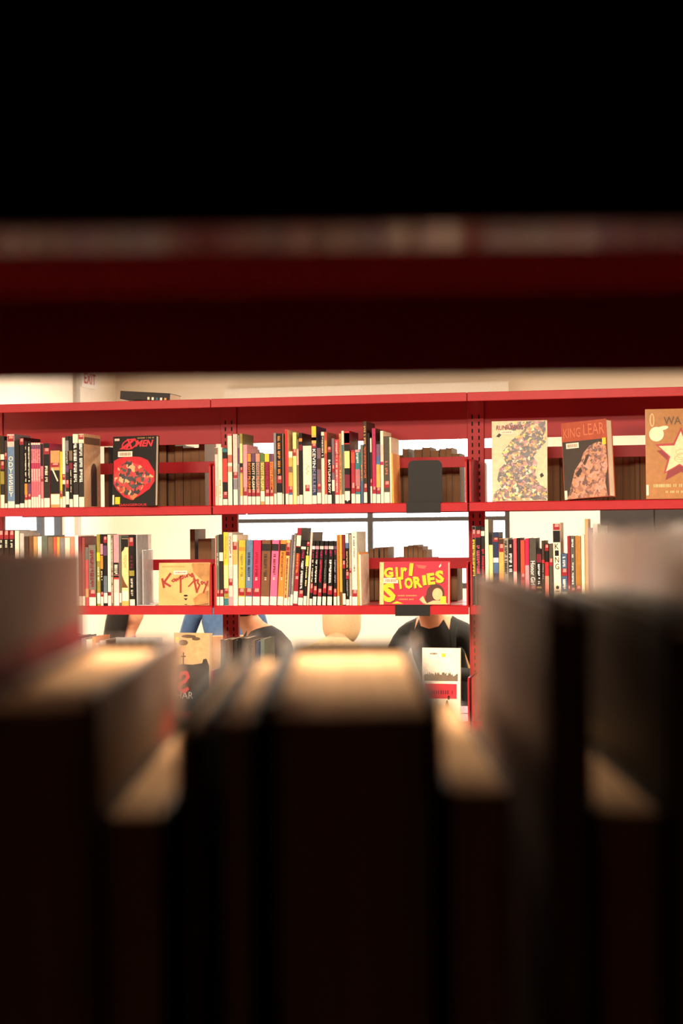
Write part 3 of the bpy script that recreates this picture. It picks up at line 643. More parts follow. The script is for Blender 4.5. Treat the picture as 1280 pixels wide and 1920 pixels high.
# red and black team comic
rt, u, v = facebook('comic_book', 210, 291, 818, 947, D + .012, S1, .022, cm('k'), 'black face-out comic with a red slanted logo and red action picture', rz=-.2, lean=-3)
ART = blobs_mat('comic_art', ['2a2220', 'b0202c', '30303a', 'd06a3a', '1c1a1a', 'a83028', 'e0a070', '3a4040', 'c83040'], 80, 1.3, .9)
pr(rt, u, v, [(212, 863), (222, 858), (240, 855), (262, 857), (276, 863), (289, 884), (289, 902), (280, 916), (262, 928), (246, 936), (232, 930), (218, 916), (212, 905)], mat('B21828', rough=.35, name='comic_red'), -.0005)
pr(rt, u, v, [(214, 905), (214, 888), (221, 874), (232, 868), (240, 861), (252, 869), (262, 872), (276, 886), (287, 893), (284, 903), (270, 908), (262, 922), (250, 936), (238, 928), (226, 922)], ART, -.0008)
for pts in (ell(241, 833, 15, 9.5, 24, -.3), ): pr(rt, u, v, pts, mat('C4202E', rough=.35, name='logo_red'), -.0008, 'logo')
pr(rt, u, v, ell(241, 833, 12.5, 7.2, 24, -.3), cm('k'), -.0010, 'logo')
pr(rt, u, v, [(222, 842), (230, 842), (254, 824), (250, 822)], mat('C4202E', rough=.35, name='logo_red'), -.0012, 'logo')
text_on(rt, 'X', (u(233), u(250), v(842), v(823)), mat('DA2C3C', rough=.35, name='logo_x'), y=-.0014, bold=.03, shear=.2, name='logo')
text_on(rt, 'MEN', (u(252), u(286), v(838), v(826)), mat('DA2C3C', rough=.35, name='logo_x'), y=-.0012, bold=.03, shear=.3)
marks(rt, (u(256), u(287), v(823), v(820)), cm('a'), mode='up', pitch=.004)
pr(rt, u, v, rc(213, 222, 822, 826), cm('i')); pr(rt, u, v, rc(216, 225, 930, 943), cm('y'), -.0012, 'sticker')
pr(rt, u, v, rc(211, 214, 926, 944), LABEL, -.0012, 'call_number_label'); barcode(rt, u, v, 220, 247, 846, 856)
text_on(rt, 'DANGEROUS', (u(224), u(275), v(949 - 2), v(944 - 1.5)), mat('C4202E', rough=.35, name='logo_red'), y=-.0012, bold=.01)

# pale comic with crowded blotches
rt, u, v = facebook('comic_book', 922, 1026, 789, 941, D + .012, S1, .012, mat('C6BE9C', rough=.45, name='pale_sage_cover'), 'pale sage face-out comic crowded with multicoloured figures', rz=.02, lean=-6)
ART2 = blobs_mat('crowd_art', ['302a2c', 'c8c09a', 'b8822a', '4a3a44', 'a06a76', '1c1a1c', 'c06a30', '5a5a2c', '2a2426', 'c8a08c', '7a3e4a', '303a46', '3a2c28', 'd0b040', '2e2828', '7a6040'], 120, 4.1, 1.3)
pr(rt, u, v, [(942, 800), (962, 790.5), (1023, 790), (1024, 830), (1010, 845), (1000, 858), (1008, 870), (1003, 888), (1012, 912), (1025, 916), (1026, 940), (924, 940), (926, 925), (940, 915), (932, 900), (936, 880), (948, 868), (940, 850), (950, 838), (960, 825), (975, 815), (985, 803), (962, 808)], ART2)
text_on(rt, 'RUNAWAYS', (u(930), u(982), v(806), v(797)), mat('7A2430', rough=.4, name='title_wine'), y=-.0014, bold=.02, shear=.15)
barcode(rt, u, v, 938, 962, 807, 814)
pr(rt, u, v, [(930, 818), (936, 812), (940, 815), (936, 820)], cm('k')); pr(rt, u, v, [(1012, 892), (1016, 888), (1020, 894), (1014, 898)], cm('k'))

# rust topped tragedy, tilted, pages showing
rt, u, v = facebook('comic_book', 1058, 1143, 793, 937, D + .022, S1, .050, mat('9C4226', rough=.45, name='rust_cover'), 'rust topped face-out book with a dark and pink portrait, pages fanned', rz=-.36, lean=-3, ry=-.062)
pr(rt, u, v, rc(1059, 1142, 829, 936), mat('2E2018', rough=.4, name='dark_art'))
ART3 = blobs_mat('portrait_art', ['a8745a', 'b8846a', '945c48', 'c08878', '7a4a3c', 'b07850', '5a382c'], 75, 2.2, 2.0)
pr(rt, u, v, [(1064, 936), (1074, 905), (1080, 884), (1092, 868), (1098, 852), (1110, 840), (1126, 834), (1140, 838), (1142, 880), (1136, 910), (1140, 936)], ART3, -.0009)
pr(rt, u, v, [(1096, 872), (1104, 856), (1109, 858), (1100, 876)], mat('3A2620', rough=.4, name='art_shade'), -.0012); pr(rt, u, v, [(1082, 890), (1092, 878), (1094, 886), (1086, 898)], mat('3A2620', rough=.4, name='art_shade'), -.0012)
text_on(rt, 'KING', (u(1062), u(1094), v(822), v(804)), mat('C06844', rough=.4, name='title_rust'), y=-.0012, name='title'); text_on(rt, 'LEAR', (u(1100), u(1139), v(820), v(799)), mat('C06844', rough=.4, name='title_rust'), y=-.0012, name='title')
barcode(rt, u, v, 1066, 1090, 832, 842); pr(rt, u, v, rc(1134, 1141, 828, 840), cm('y'), -.0014, 'sticker'); pr(rt, u, v, rc(1059, 1064, 920, 937), LABEL, -.0012, 'call_number_label')
# gold book with a star
rt, u, v = facebook('picture_book', 1211, 1345, 766, 937, D + .012, S1, .016, mat('9C682C', rough=.4, coat=.05, name='gold_cover'), 'gold brown face-out book with a big cream and wine star', rz=.03, lean=-6)
def star(cx, cy, ro, ri, rot=0.0): return [(cx + (ro if k % 2 == 0 else ri) * math.sin(rot + k * math.pi / 5), cy - (ro if k % 2 == 0 else ri) * math.cos(rot + k * math.pi / 5)) for k in range(10)][::-1]
pr(rt, u, v, [(x + 3, y + 8) for x, y in star(1276, 855, 50, 23, .05)], mat('7E1A26', rough=.4, name='star_wine'), -.0006, 'star')
pr(rt, u, v, star(1276, 851, 50, 23, .05), mat('9C2A30', rough=.4, name='star_red'), -.0009, 'star')
pr(rt, u, v, star(1276, 852, 43, 19, .05), mat('E6C9A0', rough=.5, name='star_cream'), -.0012, 'star')
for q in (0, 1, 2):
    tb = MB()
    for k in range(16):
        a0, a1 = k * .4, (k + 1) * .4; tb.tube((u(1276 + (4 + k * .5) * math.cos(a0 + q * 2)), -.0014, v(850 + q * 6 + (3 + k * .3) * math.sin(a0 + q * 2))), (u(1276 + (4 + k * .5) * math.cos(a1 + q * 2)), -.0014, v(850 + q * 6 + (3 + k * .3) * math.sin(a1 + q * 2))), .0006, n=5)
    tb.build('star_scroll', cm('a'), rt)
pr(rt, u, v, ell(1232, 814, 14, 14), mat('EAD6B4', rough=.4, name='medal_cream'), -.0012, 'medallion'); pr(rt, u, v, ell(1243, 803, 12, 4, 16, -.2), mat('EAD6B4', rough=.4, name='medal_cream'), -.0014, 'medallion')
text_on(rt, 'WA', (u(1246), u(1279), v(796), v(781)), mat('5A3E1C', rough=.4, name='title_bronze'), y=-.0012, bold=.01)
pr(rt, u, v, ell(1224, 787, 4.5, 13, 16), mat('D8B27A', rough=.4, name='oval_tan'), -.0012); pr(rt, u, v, ell(1224, 787, 2.6, 10.5, 16), mat('9C682C', rough=.4, coat=.05, name='gold_cover'), -.0015)
marks(rt, (u(1222), u(1340), v(915), v(905)), mat('D8B27A', rough=.4, name='oval_tan'), mode='up', pitch=.006, rows=1); marks(rt, (u(1248), u(1340), v(926), v(919)), mat('D8B27A', rough=.4, name='oval_tan'), mode='up', pitch=.005)
pr(rt, u, v, rc(1211.5, 1216, 910, 930), LABEL, -.0012, 'call_number_label')

# tan landscape book with red handwriting
rt, u, v = facebook('picture_book', 297, 392, 1056, 1136, D + .014, S2, .012, mat('D9A566', rough=.4, vary=.2, scale=14, name='tan_cover'), 'tan landscape face-out book with red brushed handwriting', rz=.01, lean=-5)
HW = mat('8E2414', rough=.4, name='brush_red')
def stroke(rt, u, v, pts, r0=1.4, m=HW):
    r0 *= 1.2
    b = MB()
    for i in range(len(pts) - 1):
        (xa, ya), (xb, yb) = pts[i], pts[i + 1]; dx, dy = xb - xa, yb - ya; l = math.hypot(dx, dy) or 1; nx, ny = -dy / l * r0, dx / l * r0
        ex, ey = dx / l * r0 * .4, dy / l * r0 * .4
        b.poly([(u(p), -.0010 - i * .00003, v(q)) for p, q in ((xa + nx - ex, ya + ny - ey), (xb + nx + ex, yb + ny + ey), (xb - nx + ex, yb - ny + ey), (xa - nx - ex, ya - ny - ey))])
    b.build('handwriting', m, rt)
stroke(rt, u, v, [(303.5, 1086), (307, 1102.5)], 1.8); stroke(rt, u, v, [(319, 1076), (307, 1093), (319, 1100)], 1.7)                     # K
stroke(rt, u, v, [(326, 1086), (321, 1090), (325, 1092), (328, 1086), (329, 1091)], .8); stroke(rt, u, v, [(330, 1091), (331, 1085), (333, 1089), (335, 1083), (337, 1088)], .8)   # a m
stroke(rt, u, v, [(338, 1081), (338.5, 1112)], 1.5); stroke(rt, u, v, [(337, 1083), (342, 1080), (343, 1085), (339, 1087)], 1)             # p
stroke(rt, u, v, [(345, 1080), (346, 1084), (349, 1082), (349, 1078)], .8); stroke(rt, u, v, [(351, 1083), (351, 1078), (354, 1077), (355, 1081)], .8)  # u n
stroke(rt, u, v, [(360, 1076), (356, 1080), (360, 1083), (360, 1076), (365, 1088), (353, 1101)], 1.1)                                       # g
stroke(rt, u, v, [(363, 1086), (369, 1112)], 1.6); stroke(rt, u, v, [(366, 1090), (371, 1088), (370, 1094), (374, 1098), (369, 1110)], 1.3)  # B
stroke(rt, u, v, [(376, 1092), (378, 1097), (381, 1094), (378, 1091), (376, 1093)], .9); stroke(rt, u, v, [(382, 1092), (385, 1098)], .9); stroke(rt, u, v, [(389, 1091), (381, 1113)], 1.3)  # o y
barcode(rt, u, v, 325, 350, 1071, 1078); marks(rt, (u(303), u(345), v(1064), v(1061)), cm('a'), mode='up', pitch=.003)
SH = mat('A97A44', rough=.5, vary=.3, scale=30, name='tan_print'); pr(rt, u, v, [(391, 1057), (391, 1104), (382, 1092), (372, 1084), (362, 1074), (358, 1060), (360, 1057)], SH, -.0005)
pr(rt, u, v, [(391, 1108), (391, 1135), (365, 1136), (362, 1124), (374, 1114)], SH, -.0005)
pr(rt, u, v, ell(348, 1118, 4, 1.8), cm('k')); pr(rt, u, v, [(344, 1123), (352, 1123), (348.5, 1127)], cm('k')); pr(rt, u, v, rc(346, 351, 1134, 1135.2), cm('k')); pr(rt, u, v, [(362, 1136), (391, 1133), (391, 1134.5)], cm('b'))

# pink book with yellow capitals on its black stand
rt, u, v = facebook('picture_book', 711, 843, 1054, 1136, D + .014, S2 + .0006, .014, mat('D92038', rough=.35, vary=.05, name='hot_pink_cover'), 'hot pink landscape face-out book with fat yellow lettering', rz=-.01, lean=-5)
YL = mat('EDB820', rough=.35, vary=.04, name='letter_yellow'); DKL = mat('3A3A26', rough=.4, name='letter_shadow')
pr(rt, u, v, rc(711.4, 719, 1055, 1135.5), mat('E3B878', rough=.4, name='spine_buff'), -.0005, 'spine_print')
def fat(s, x0, x1, y0, y1, rot=0.0, k=0):
    text_on(rt, s, (u(x0 + 1), u(x1 + 1), v(y1 + 1.4), v(y0 + 1.4)), DKL, y=-.0010 - k * .0001, bold=.05, rot=rot); text_on(rt, s, (u(x0), u(x1), v(y1), v(y0)), YL, y=-.0016 - k * .0001, bold=.05, rot=rot)
fat('G', 719, 737, 1065, 1085, .1); fat('i', 741, 746, 1064, 1083, .05); fat('r', 751, 763, 1065, 1083, 0); fat('l', 767, 774, 1057, 1081, -.1)
for s, x0, x1, y0, y1 in (('T', 743, 757, 1083, 1106), ('O', 758, 774, 1084, 1106), ('R', 775, 791, 1082, 1104), ('I', 792, 799, 1080, 1099), ('E', 801, 815, 1076, 1098), ('S', 816, 832, 1071, 1095)): fat(s, x0, x1, y0, y1, .12)
fat('S', 718, 741, 1094, 1131, .1)
barcode(rt, u, v, 719, 746, 1085, 1095)
pr(rt, u, v, ell(816, 1115, 17, 18.5, 24, .25), mat('4A2416', rough=.5, name='hair_print'), -.0007); pr(rt, u, v, rc(797, 812, 1118, 1134), mat('4A2416', rough=.5, name='hair_print'), -.0008)
pr(rt, u, v, ell(820, 1116, 9.5, 11.5, 20), mat('EBAE80', rough=.5, name='skin_print'), -.0010); pr(rt, u, v, [(796, 1135.5), (812, 1128), (832, 1128), (840, 1135.5)], mat('EBAE80', rough=.5, name='skin_print'), -.0009)
pr(rt, u, v, [(786, 1126), (793, 1119), (797, 1128), (801, 1134), (794, 1134)], mat('EBAE80', rough=.5, name='skin_print'), -.0010)
pr(rt, u, v, rc(825, 836, 1120, 1134), cm('y'), -.0016, 'sticker'); pr(rt, u, v, [(734, 1134), (744, 1129), (756, 1134)], YL, -.0010)
marks(rt, (u(744), u(782), v(1120), v(1116)), cm('a'), mode='up', pitch=.004); marks(rt, (u(748), u(780), v(1127), v(1123)), cm('a'), mode='up', pitch=.004)
pr(rt, u, v, [(780, 1060), (800, 1062), (796, 1068), (784, 1066)], mat('E05A48', rough=.4, name='pale_flash'), -.0007); pr(rt, u, v, [(822, 1064), (826, 1058), (827, 1062), (824, 1066)], cm('i'), -.0007)
pr(rt, u, v, rc(840, 842.5, 1056, 1135), mat('D9A08A', rough=.4, name='cover_edge'), -.0007)

# black display stands hooked over the lip
def stand(px0, px1, ptop, z, plate_y, label):
    xa, xb = onY(px0, 955 if z == S1 else 1147, D).x, onY(px1, 955 if z == S1 else 1147, D).x; w = xb - xa; hw = w / 2
    rt = root('display_stand', ((xa + xb) / 2, D, z), label, 'stand', 'black steel display stands')
    h = onY((px0 + px1) / 2, ptop, D + plate_y).z - z; r = .018
    o = [(-hw, .0009), (hw, .0009), (hw, h - r)] + [(hw - r + r * math.cos(t), h - r + r * math.sin(t)) for t in (math.pi / 8, math.pi / 4, math.pi * 3 / 8, math.pi / 2)] + [(-hw + r - r * math.sin(t), h - r + r * math.cos(t)) for t in (0, math.pi / 8, math.pi / 4, math.pi * 3 / 8, math.pi / 2)]
    MB().prism(o, plate_y, plate_y + .0014, 'y').build('back_plate', BLK, rt)
    MB().box(-hw, hw, -.0026, plate_y + .0014, .0001, .0008).build('foot_plate', BLK, rt)
    MB().box(-hw - .004, hw - .004, -.004, -.0012, -.036, .0035).build('lip_hook', BLK, rt, bevel=.0008)
stand(764, 828, 863, S1, .018, 'empty black steel display stand beside the shelved books')
stand(743, 808, 1062, S2, .052, 'black steel display stand under the hot pink book')
# clear bookend at the end of the left row
def acrylic():
    m, nt, b = nmat('clear_acrylic'); tr = nt.nodes.new('ShaderNodeBsdfTransparent'); tr.inputs[0].default_value = (.93, .95, .96, 1)
    n = nt.nodes.new('ShaderNodeTexNoise'); n.inputs['Scale'].default_value = 9
    mr = nt.nodes.new('ShaderNodeMapRange'); mr.inputs['To Min'].default_value = .3; mr.inputs['To Max'].default_value = .55
    mx = nt.nodes.new('ShaderNodeMixShader'); b.inputs['Base Color'].default_value = (.8, .8, .8, 1); b.inputs['Roughness'].default_value = .1
    nt.links.new(n.outputs['Fac'], mr.inputs['Value']); nt.links.new(mr.outputs['Result'], mx.inputs[0]); nt.links.new(tr.outputs[0], mx.inputs[1]); nt.links.new(b.outputs[0], mx.inputs[2])
    nt.links.new(mx.outputs[0], nt.nodes['Material Output'].inputs['Surface']); return m
ACR = acrylic()
xa = onY(256.5, 1139, D + .01).x; xb = onY(276, 1139, D + .01).x
rt = root('bookend', (xa, D + .006, S2), 'clear plastic bookend holding the row beside the tan book', 'bookend')
MB().box(0, .004, .002, .17, .0045, .255).build('upright_panel', ACR, rt, bevel=.001); MB().box(0, xb - xa + .03, .002, .17, .0005, .004).build('foot_plate', ACR, rt)
MB().box(.022, .026, .002, .12, .0045, .20).build('brace_panel', ACR, rt, bevel=.001)

# paperback left lying on top of the canopy
pc = onY(268, 747, D + .10)
rt = root('magazine', (pc.x, D + .12, CAN + .0095), 'dark thick paperback lying tilted on top of the canopy', 'book', ry=.075)
book_parts(rt, .03, .19, .14, cm('d'), PAGE)
for c in rt.children: c.data.transform(Matrix.Rotation(math.pi / 2, 4, 'Y')); c.data.transform(Matrix.Translation((-.095, 0, .0165)))
for i in range(5): MB().box(.01 + i * .016, .018 + i * .016, -.001, -.0002, .004, .014).build('spine_print', cm('cwtwO'[i]), rt)
rt2 = root('booklet', (pc.x - .05, D + .12, CAN + .0004), 'thin dark booklet under the paperback on the canopy', 'book')
MB().box(-.05, .03, 0, .13, 0, .0012).box(-.05, .03, 0, .13, .0076, .0088).box(-.05, -.0488, 0, .13, .0012, .0076).build('cover', cm('k'), rt2)
MB().box(-.0486, .028, .002, .128, .0013, .0075).build('page_block', PAGE, rt2)

# ================================================================== third and fourth shelves
FC = ['k', 'd', 'b', 'q', 'G', 'n', 'e', 'c', 'w', 'r', 'o', 'u', 'i', 'j', 'f', 'h', 'P', 'a', 'v', 'y']
def front_row(z, xa, xb, hs, label, group, gap=0.0, mats=FC):
    x = xa
    while True:
        w = random.uniform(.012, .026)
        if x + w > xb: break
        h = random.uniform(*hs); rt = root('book', (x + w / 2, D + .008 + random.uniform(0, .01), z + .0003), label, 'book', group)
        book_parts(rt, w - .0006, h, random.uniform(.15, .178), cm(random.choice(mats)))
        label_on(rt, w, .006, .045)
        if random.random() < .6: dot_on(rt, w, .05, .075)
        x += w + (random.uniform(.02, .05) if random.random() < gap else 0)
def XP(px, py): return onY(px, py, D + .01).x
front_row(S3[0], BX[0] + .012, XP(214, 1320), (.245, .27), 'mixed coloured book on third shelf beside the grey patterned cover', 'books on the third shelf, left bay')
front_row(S3[1], XP(414, 1320), XP(500, 1320), (.255, .285), 'book with pale page top on third shelf beside the centre post', 'books on the third shelf beside the post', mats=['k', 'd', 'n', 'b', 'G'])
front_row(S3[1], XP(520, 1320), XP(772, 1320), (.17, .20), 'low mixed coloured book on third shelf under the pink cover', 'low books on the third shelf, middle bay', gap=.1)
# fourth shelf: only its reflection shows, so it is one massed row
def massed(z, xa, xb, b):
    x = xa
    while x < xb - .03:
        w = random.uniform(.012, .028); h = random.uniform(.18, .27); k = FC.index(random.choice(['c', 'w', 'i', 'h', 'P', 'a'] if XP(735, 1430) < x < XP(868, 1430) else ['k', 'd', 'b', 'q', 'G', 'n', 'j', 'f', 'v'])); y0 = D + .008 + random.uniform(0, .01)
        b.box(x, x + w - .0006, y0, y0 + .16, z + .0003, z + h, k); b.box(x + w * .06, x + w * .93, y0 - .0008, y0 - .0002, z + .006, z + .03, len(FC)) if XP(440, 1430) < x < XP(868, 1430) else None; x += w + (random.uniform(.02, .06) if random.random() < .05 else 0)
mb = MB()
for k in range(3): massed(S4, BX[k] + .012, BX[k + 1] - .015, mb)
o = mb.build('shelved_books', [cm(c) for c in FC] + [LABEL]); tag(o, 'massed mixed coloured books on the fourth shelf down', 'books', kind='stuff')
# three face-out books of the third shelf
rt, u, v = facebook('picture_book', 324, 392, 1188, 1325, D + .012, S3[0], .02, mat('C29A6C', rough=.4, name='parchment_cover'), 'parchment face-out book with a dark hill, cross and red mark', rz=-.16, lean=-3)
pr(rt, u, v, [(325, 1324), (391, 1324), (391, 1244), (386, 1232), (380, 1233), (378, 1240), (360, 1243), (340, 1242), (325, 1248)], cm('k'))
pr(rt, u, v, [(341.5, 1243), (343.5, 1243), (343.5, 1230), (347, 1230), (347, 1228), (343.5, 1228), (343.5, 1222), (341.5, 1222), (341.5, 1228), (338, 1228), (338, 1230), (341.5, 1230)], cm('k'))
for (cx, cy, a, c) in ((352, 1194, 14, 3), (342, 1205, 9, 5), (366, 1198, 8, 3), (327, 1215, 2, 14)): pr(rt, u, v, ell(cx, cy, a, c, 14), mat('5A4632', rough=.5, name='ink_brown'), -.0007)
pr(rt, u, v, rc(327, 334, 1196, 1206), cm('y'), -.0012, 'sticker')
stroke(rt, u, v, [(336, 1266), (340, 1258), (349, 1257), (352, 1264), (346, 1272), (337, 1277), (336, 1286), (344, 1290), (352, 1284)], 2.6, mat('C2283A', rough=.4, name='mark_red'))
text_on(rt, 'HAR', (u(330), u(362), v(1302), v(1290)), cm('h'), y=-.0012)
rt, u, v = facebook('picture_book', 791, 862, 1216, 1348, D + .012, S3[1], .014, mat('EADFCB', rough=.45, name='white_cover'), 'white face-out book with a dark skyline strip and red block', rz=-.1, lean=-3)
b_ = [(795, 1272)]; x = 795
while x < 858: b_ += [(x, 1272 - random.uniform(5, 14)), (x + 3, 1272 - random.uniform(5, 14))]; x += 3
pr(rt, u, v, [(858, 1276), (795, 1276)][::-1] + [(p, q) for p, q in reversed(b_[1:])], cm('j'), -.0007)
pr(rt, u, v, rc(796, 856, 1281, 1308), mat('CC2A38', rough=.4, name='block_red'), -.0007); pr(rt, u, v, rc(828, 835, 1226, 1232), cm('y'), -.0012, 'sticker')
marks(rt, (u(806), u(822), v(1228), v(1223)), cm('j'), mode='up', pitch=.003); marks(rt, (u(800), u(850), v(1300), v(1288)), cm('q'), mode='up', pitch=.008)
for (cx, cy, a, c) in ((838, 1322, 3, 12), (843, 1334, 7, 3), (832, 1336, 3, 5), (841, 1306, 2.5, 4)): pr(rt, u, v, ell(cx, cy, a, c, 12), cm('k'), -.0010)
rt, u, v = facebook('picture_book', 216, 302, 1196, 1325, D + .012, S3[0], .012, mat('B9BABA', rough=.35, name='silver_cover'), 'grey face-out book with a scratchy black and white pattern', rz=0, lean=-3)
pr(rt, u, v, rc(218, 300, 1270, 1323), blobs_mat('scratch_art', ['e8e8ea', '50504e', 'c8ccd0', 'f2eee6', '8a9098', '2c2c2a'], 60, 3.3, 1.5), -.0007)

# ================================================================== people reading beyond the shelving
SKIN = mat('C98F6E', rough=.5, vary=.06, name='skin')
def person(loc, rz, shirt, trousers, hair, label, lean=.0, hood=False, longhair=False, scale=1.0, arms=.0):
    """seated person, facing local +X; hips on a chair seat 0.45 m high"""
    rt = root('person', loc, label, 'person', rz=rz); rt.scale = (scale,) * 3
    s = math.sin(lean); c = math.cos(lean)
    def up(h, f=0.0, side=0.0): return (f + s * h, side, .54 + c * h)
    V, E, RD = [], [], []
    def add(p, r, par=None):
        V.append(p); RD.append(r); i = len(V) - 1
        if par is not None: E.append((par, i))
        return i
    hip = add((0, 0, .54), .125); w = add(up(.18), .118, hip); ch = add(up(.34), .14, w); nk0 = add(up(.47), .085, ch); nk = add(up(.54, .012), .05, nk0)
    hd0 = add(up(.60, .035), .062, nk); hd1 = add(up(.68, .03), .083, hd0); hd2 = add(up(.75, .02), .075, hd1); add(up(.79, .015), .04, hd2)
    nose = add(up(.665, .118), .011, hd1)
    parts = {}
    for sd in (-1, 1):
        sh_ = add(up(.43, -.01, sd * .165), .062, nk0); el = add((.14 + s * .25 + arms, sd * .24, .72), .043, sh_)
        wr = add((.37 + s * .2 + arms, sd * .13, .76), .026, el); pm = add((.42 + s * .2 + arms, sd * .11, .765), .028, wr)
        for k, (dx, dy, l) in enumerate(((.02, .032, .045), (.05, .018, .075), (.055, .004, .082), (.05, -.010, .074), (.042, -.022, .058))):
            f1 = add((.44 + dx * .5 + s * .2 + arms, sd * (.11 - dy), .762), .0085, pm); add((.44 + l + s * .2 + arms, sd * (.11 - dy * 1.1), .75), .007, f1)
        ear = add(up(.665, .01, sd * .085), .018, hd1)
        hp = add((.05, sd * .10, .53), .098, hip); kn = add((.44, sd * .11, .50), .066, hp); an = add((.42, sd * .11, .09), .042, kn); add((.52, sd * .115, .045), .036, an); add((.60, sd * .12, .038), .03, len(V) - 1)
    me = bpy.data.meshes.new('body'); me.from_pydata(V, E, []); o = bpy.data.objects.new('body', me); C.objects.link(o)
    sk = o.modifiers.new('skin', 'SKIN'); sk.use_smooth_shade = True
    for i, r in enumerate(RD): me.skin_vertices[0].data[i].radius = (r, r); me.skin_vertices[0].data[i].use_root = (i == 0)
    sb = o.modifiers.new('sub', 'SUBSURF'); sb.levels = 1; sb.render_levels = 1
    bpy.context.view_layer.update()
    em = bpy.data.meshes.new_from_object(o.evaluated_get(bpy.context.evaluated_depsgraph_get()))
    bpy.data.objects.remove(o); em.name = 'body'
    for m in (SKIN, mat(shirt, rough=.8, vary=.12, scale=40), mat(trousers, rough=.85, vary=.12, scale=40), mat('2A2624', rough=.6)): em.materials.append(m)
    nkz = up(.52)
    for p in em.polygons:
        q = p.center; hh = (q.x * s) + (q.z - .54) * c
        if q.z < .12: k = 3
        elif hh > .515: k = 0
        elif q.x > .36 + s * .2 + arms and q.z > .70: k = 0
        elif q.z < .60 and (q.x > .09 or q.z < .50): k = 2
        else: k = 1
        p.material_index = k; p.use_smooth = True
    body = bpy.data.objects.new('body', em); C.objects.link(body); body.parent = rt
    # eyes, mouth
    for sd in (-1, 1):
        e = up(.69, .098, sd * .032); MB().tube((e[0], e[1], e[2]), (e[0] + .012, e[1], e[2]), .011, .006, 10).build('eye', mat('1A1412', rough=.2), rt)
    e = up(.625, .088); MB().box(e[0], e[0] + .01, -.022, .022, e[2] - .004, e[2] + .004).build('mouth', mat('8A4A42', rough=.5), rt)
    # hair: cap shell over the back and top of the head (or a hood)
    bm = bmesh.new(); bmesh.ops.create_uvsphere(bm, u_segments=20, v_segments=14, radius=1.0)
    hc = Vector(up(.705, .008)); g = 1.22 if hood else 1.08
    bmesh.ops.delete(bm, geom=[x for x in bm.verts if x.co.x > .50 and x.co.z < .62 or x.co.z < (-.9)], context='VERTS')
    for x in bm.verts:
        p = x.co.copy(); low = max(0, -p.z)
        x.co = Vector((p.x * .112 * g, p.y * .100 * g, p.z * .115 * g))
        if longhair and p.z < .1: x.co.z -= low * .26; x.co.x -= low * .07; x.co.x *= 1 + low * .25
        if hood and p.z < -.2: x.co.z -= .05
        x.co += hc
    hm = bpy.data.meshes.new('hair'); bm.to_mesh(hm); bm.free(); hm.materials.append(mat(hair, rough=.7 if hood else .55, vary=.06 if hood else .3, scale=90)); hm.polygons.foreach_set('use_smooth', [True] * len(hm.polygons))
    ho = bpy.data.objects.new('hood' if hood else 'hair', hm); C.objects.link(ho); ho.parent = rt
    sm = ho.modifiers.new('thick', 'SOLIDIFY'); sm.thickness = .012
    return rt
WOOD = mat('B98A5A', rough=.5, vary=.15, scale=12, name='beech'); CHM = mat('8A8A8C', rough=.3, metal=1.0, name='chair_steel')
def chair(loc, rz, label, sc=1.0):
    rt = root('reading_chair', loc, label, 'chair', 'chairs in the reading area', rz=rz); rt.scale = (sc,) * 3
    MB().box(-.2, .2, -.2, .2, .405, .425).build('seat', WOOD, rt, bevel=.006); MB().box(-.245, -.225, -.19, .19, .62, .84).build('backrest', WOOD, rt, bevel=.006)
    for sx in (-1, 1):
        for sy in (-1, 1): MB().tube((sx * .19, sy * .18, 0), (sx * .17, sy * .17, .405), .011).build('leg', CHM, rt)
    for sy in (-1, 1): MB().tube((-.19, sy * .15, .405), (-.232, sy * .15, .62), .009).build('back_support', CHM, rt)
def seat_person(px, py, Y, hgt, rz, **k):
    """put the person so that a body point hgt above the floor falls on the pixel"""
    P = onY(px, py, Y); dz = P.z - hgt
    return P
PPL = [  # pixel x, depth, facing, kwargs, chair label
 (236, 9.3, 0.15, dict(shirt='B8808A', trousers='2A3040', hair='17110E', label='person with long black hair in profile, sitting behind the shelving', longhair=True, scale=.88), 'chair under the person with long black hair'),
 (425, 10.3, 1.9, dict(shirt='4E6E9A', trousers='30302E', hair='201814', label='person in a blue shirt sitting with the back turned', scale=1.1, lean=.3), 'chair under the person in blue'),
 (560, 8.15, 3.0, dict(shirt='1E1A1A', trousers='26262A', hair='140F0D', label='person in a black top reaching bare arms forward', scale=1.02, lean=.42), 'chair under the person in a black top'),
 (606, 9.3, 1.5, dict(shirt='C8AE86', trousers='3A3A40', hair='C8AE86', label='person hunched in a beige hooded top', hood=True, scale=.92, lean=.62), 'chair under the person in beige'),
 (845, 8.9, -1.75, dict(shirt='1A1C1A', trousers='202024', hair='15110F', label='person in a shiny black jacket sitting beyond the white book', scale=1.08, lean=.54), 'chair under the person in a black jacket')]
for px, Y, rz, kw, cl in PPL:
    P = onY(px, 1170, Y); person((P.x, P.y, 0), rz, **kw); chair((P.x, P.y, 0), rz, cl, kw['scale'] * .96)
# dark cabinet against the far side
pc0, pc1 = onY(1124, 970, 9.6), onY(1330, 970, 9.6); zt = onY(1200, 950, 9.6).z
rt = root('storage_cabinet', ((pc0.x + pc1.x) / 2, 9.6, 0), 'dark grey steel cabinet standing behind the shelving', 'cabinet'); hw = (pc1.x - pc0.x) / 2
CAB = mat('2C2828', rough=.5, vary=.06, name='cabinet_grey')
MB().box(-hw, hw, .02, .45, .05, zt).build('body', CAB, rt, bevel=.004)
for sx in (-1, 1):
    d = MB().box(min(0, sx * hw) + .003, max(0, sx * hw) - .003, 0, .0195, .06, zt - .01).build('door', CAB, rt, bevel=.003)
    MB().box(sx * .05 - .008, sx * .05 + .008, -.02, -.0005, 1.0, 1.14).build('handle', CHM, d)
MB().box(-hw + .03, hw - .03, .05, .42, 0, .0495).build('plinth', BLK, rt)

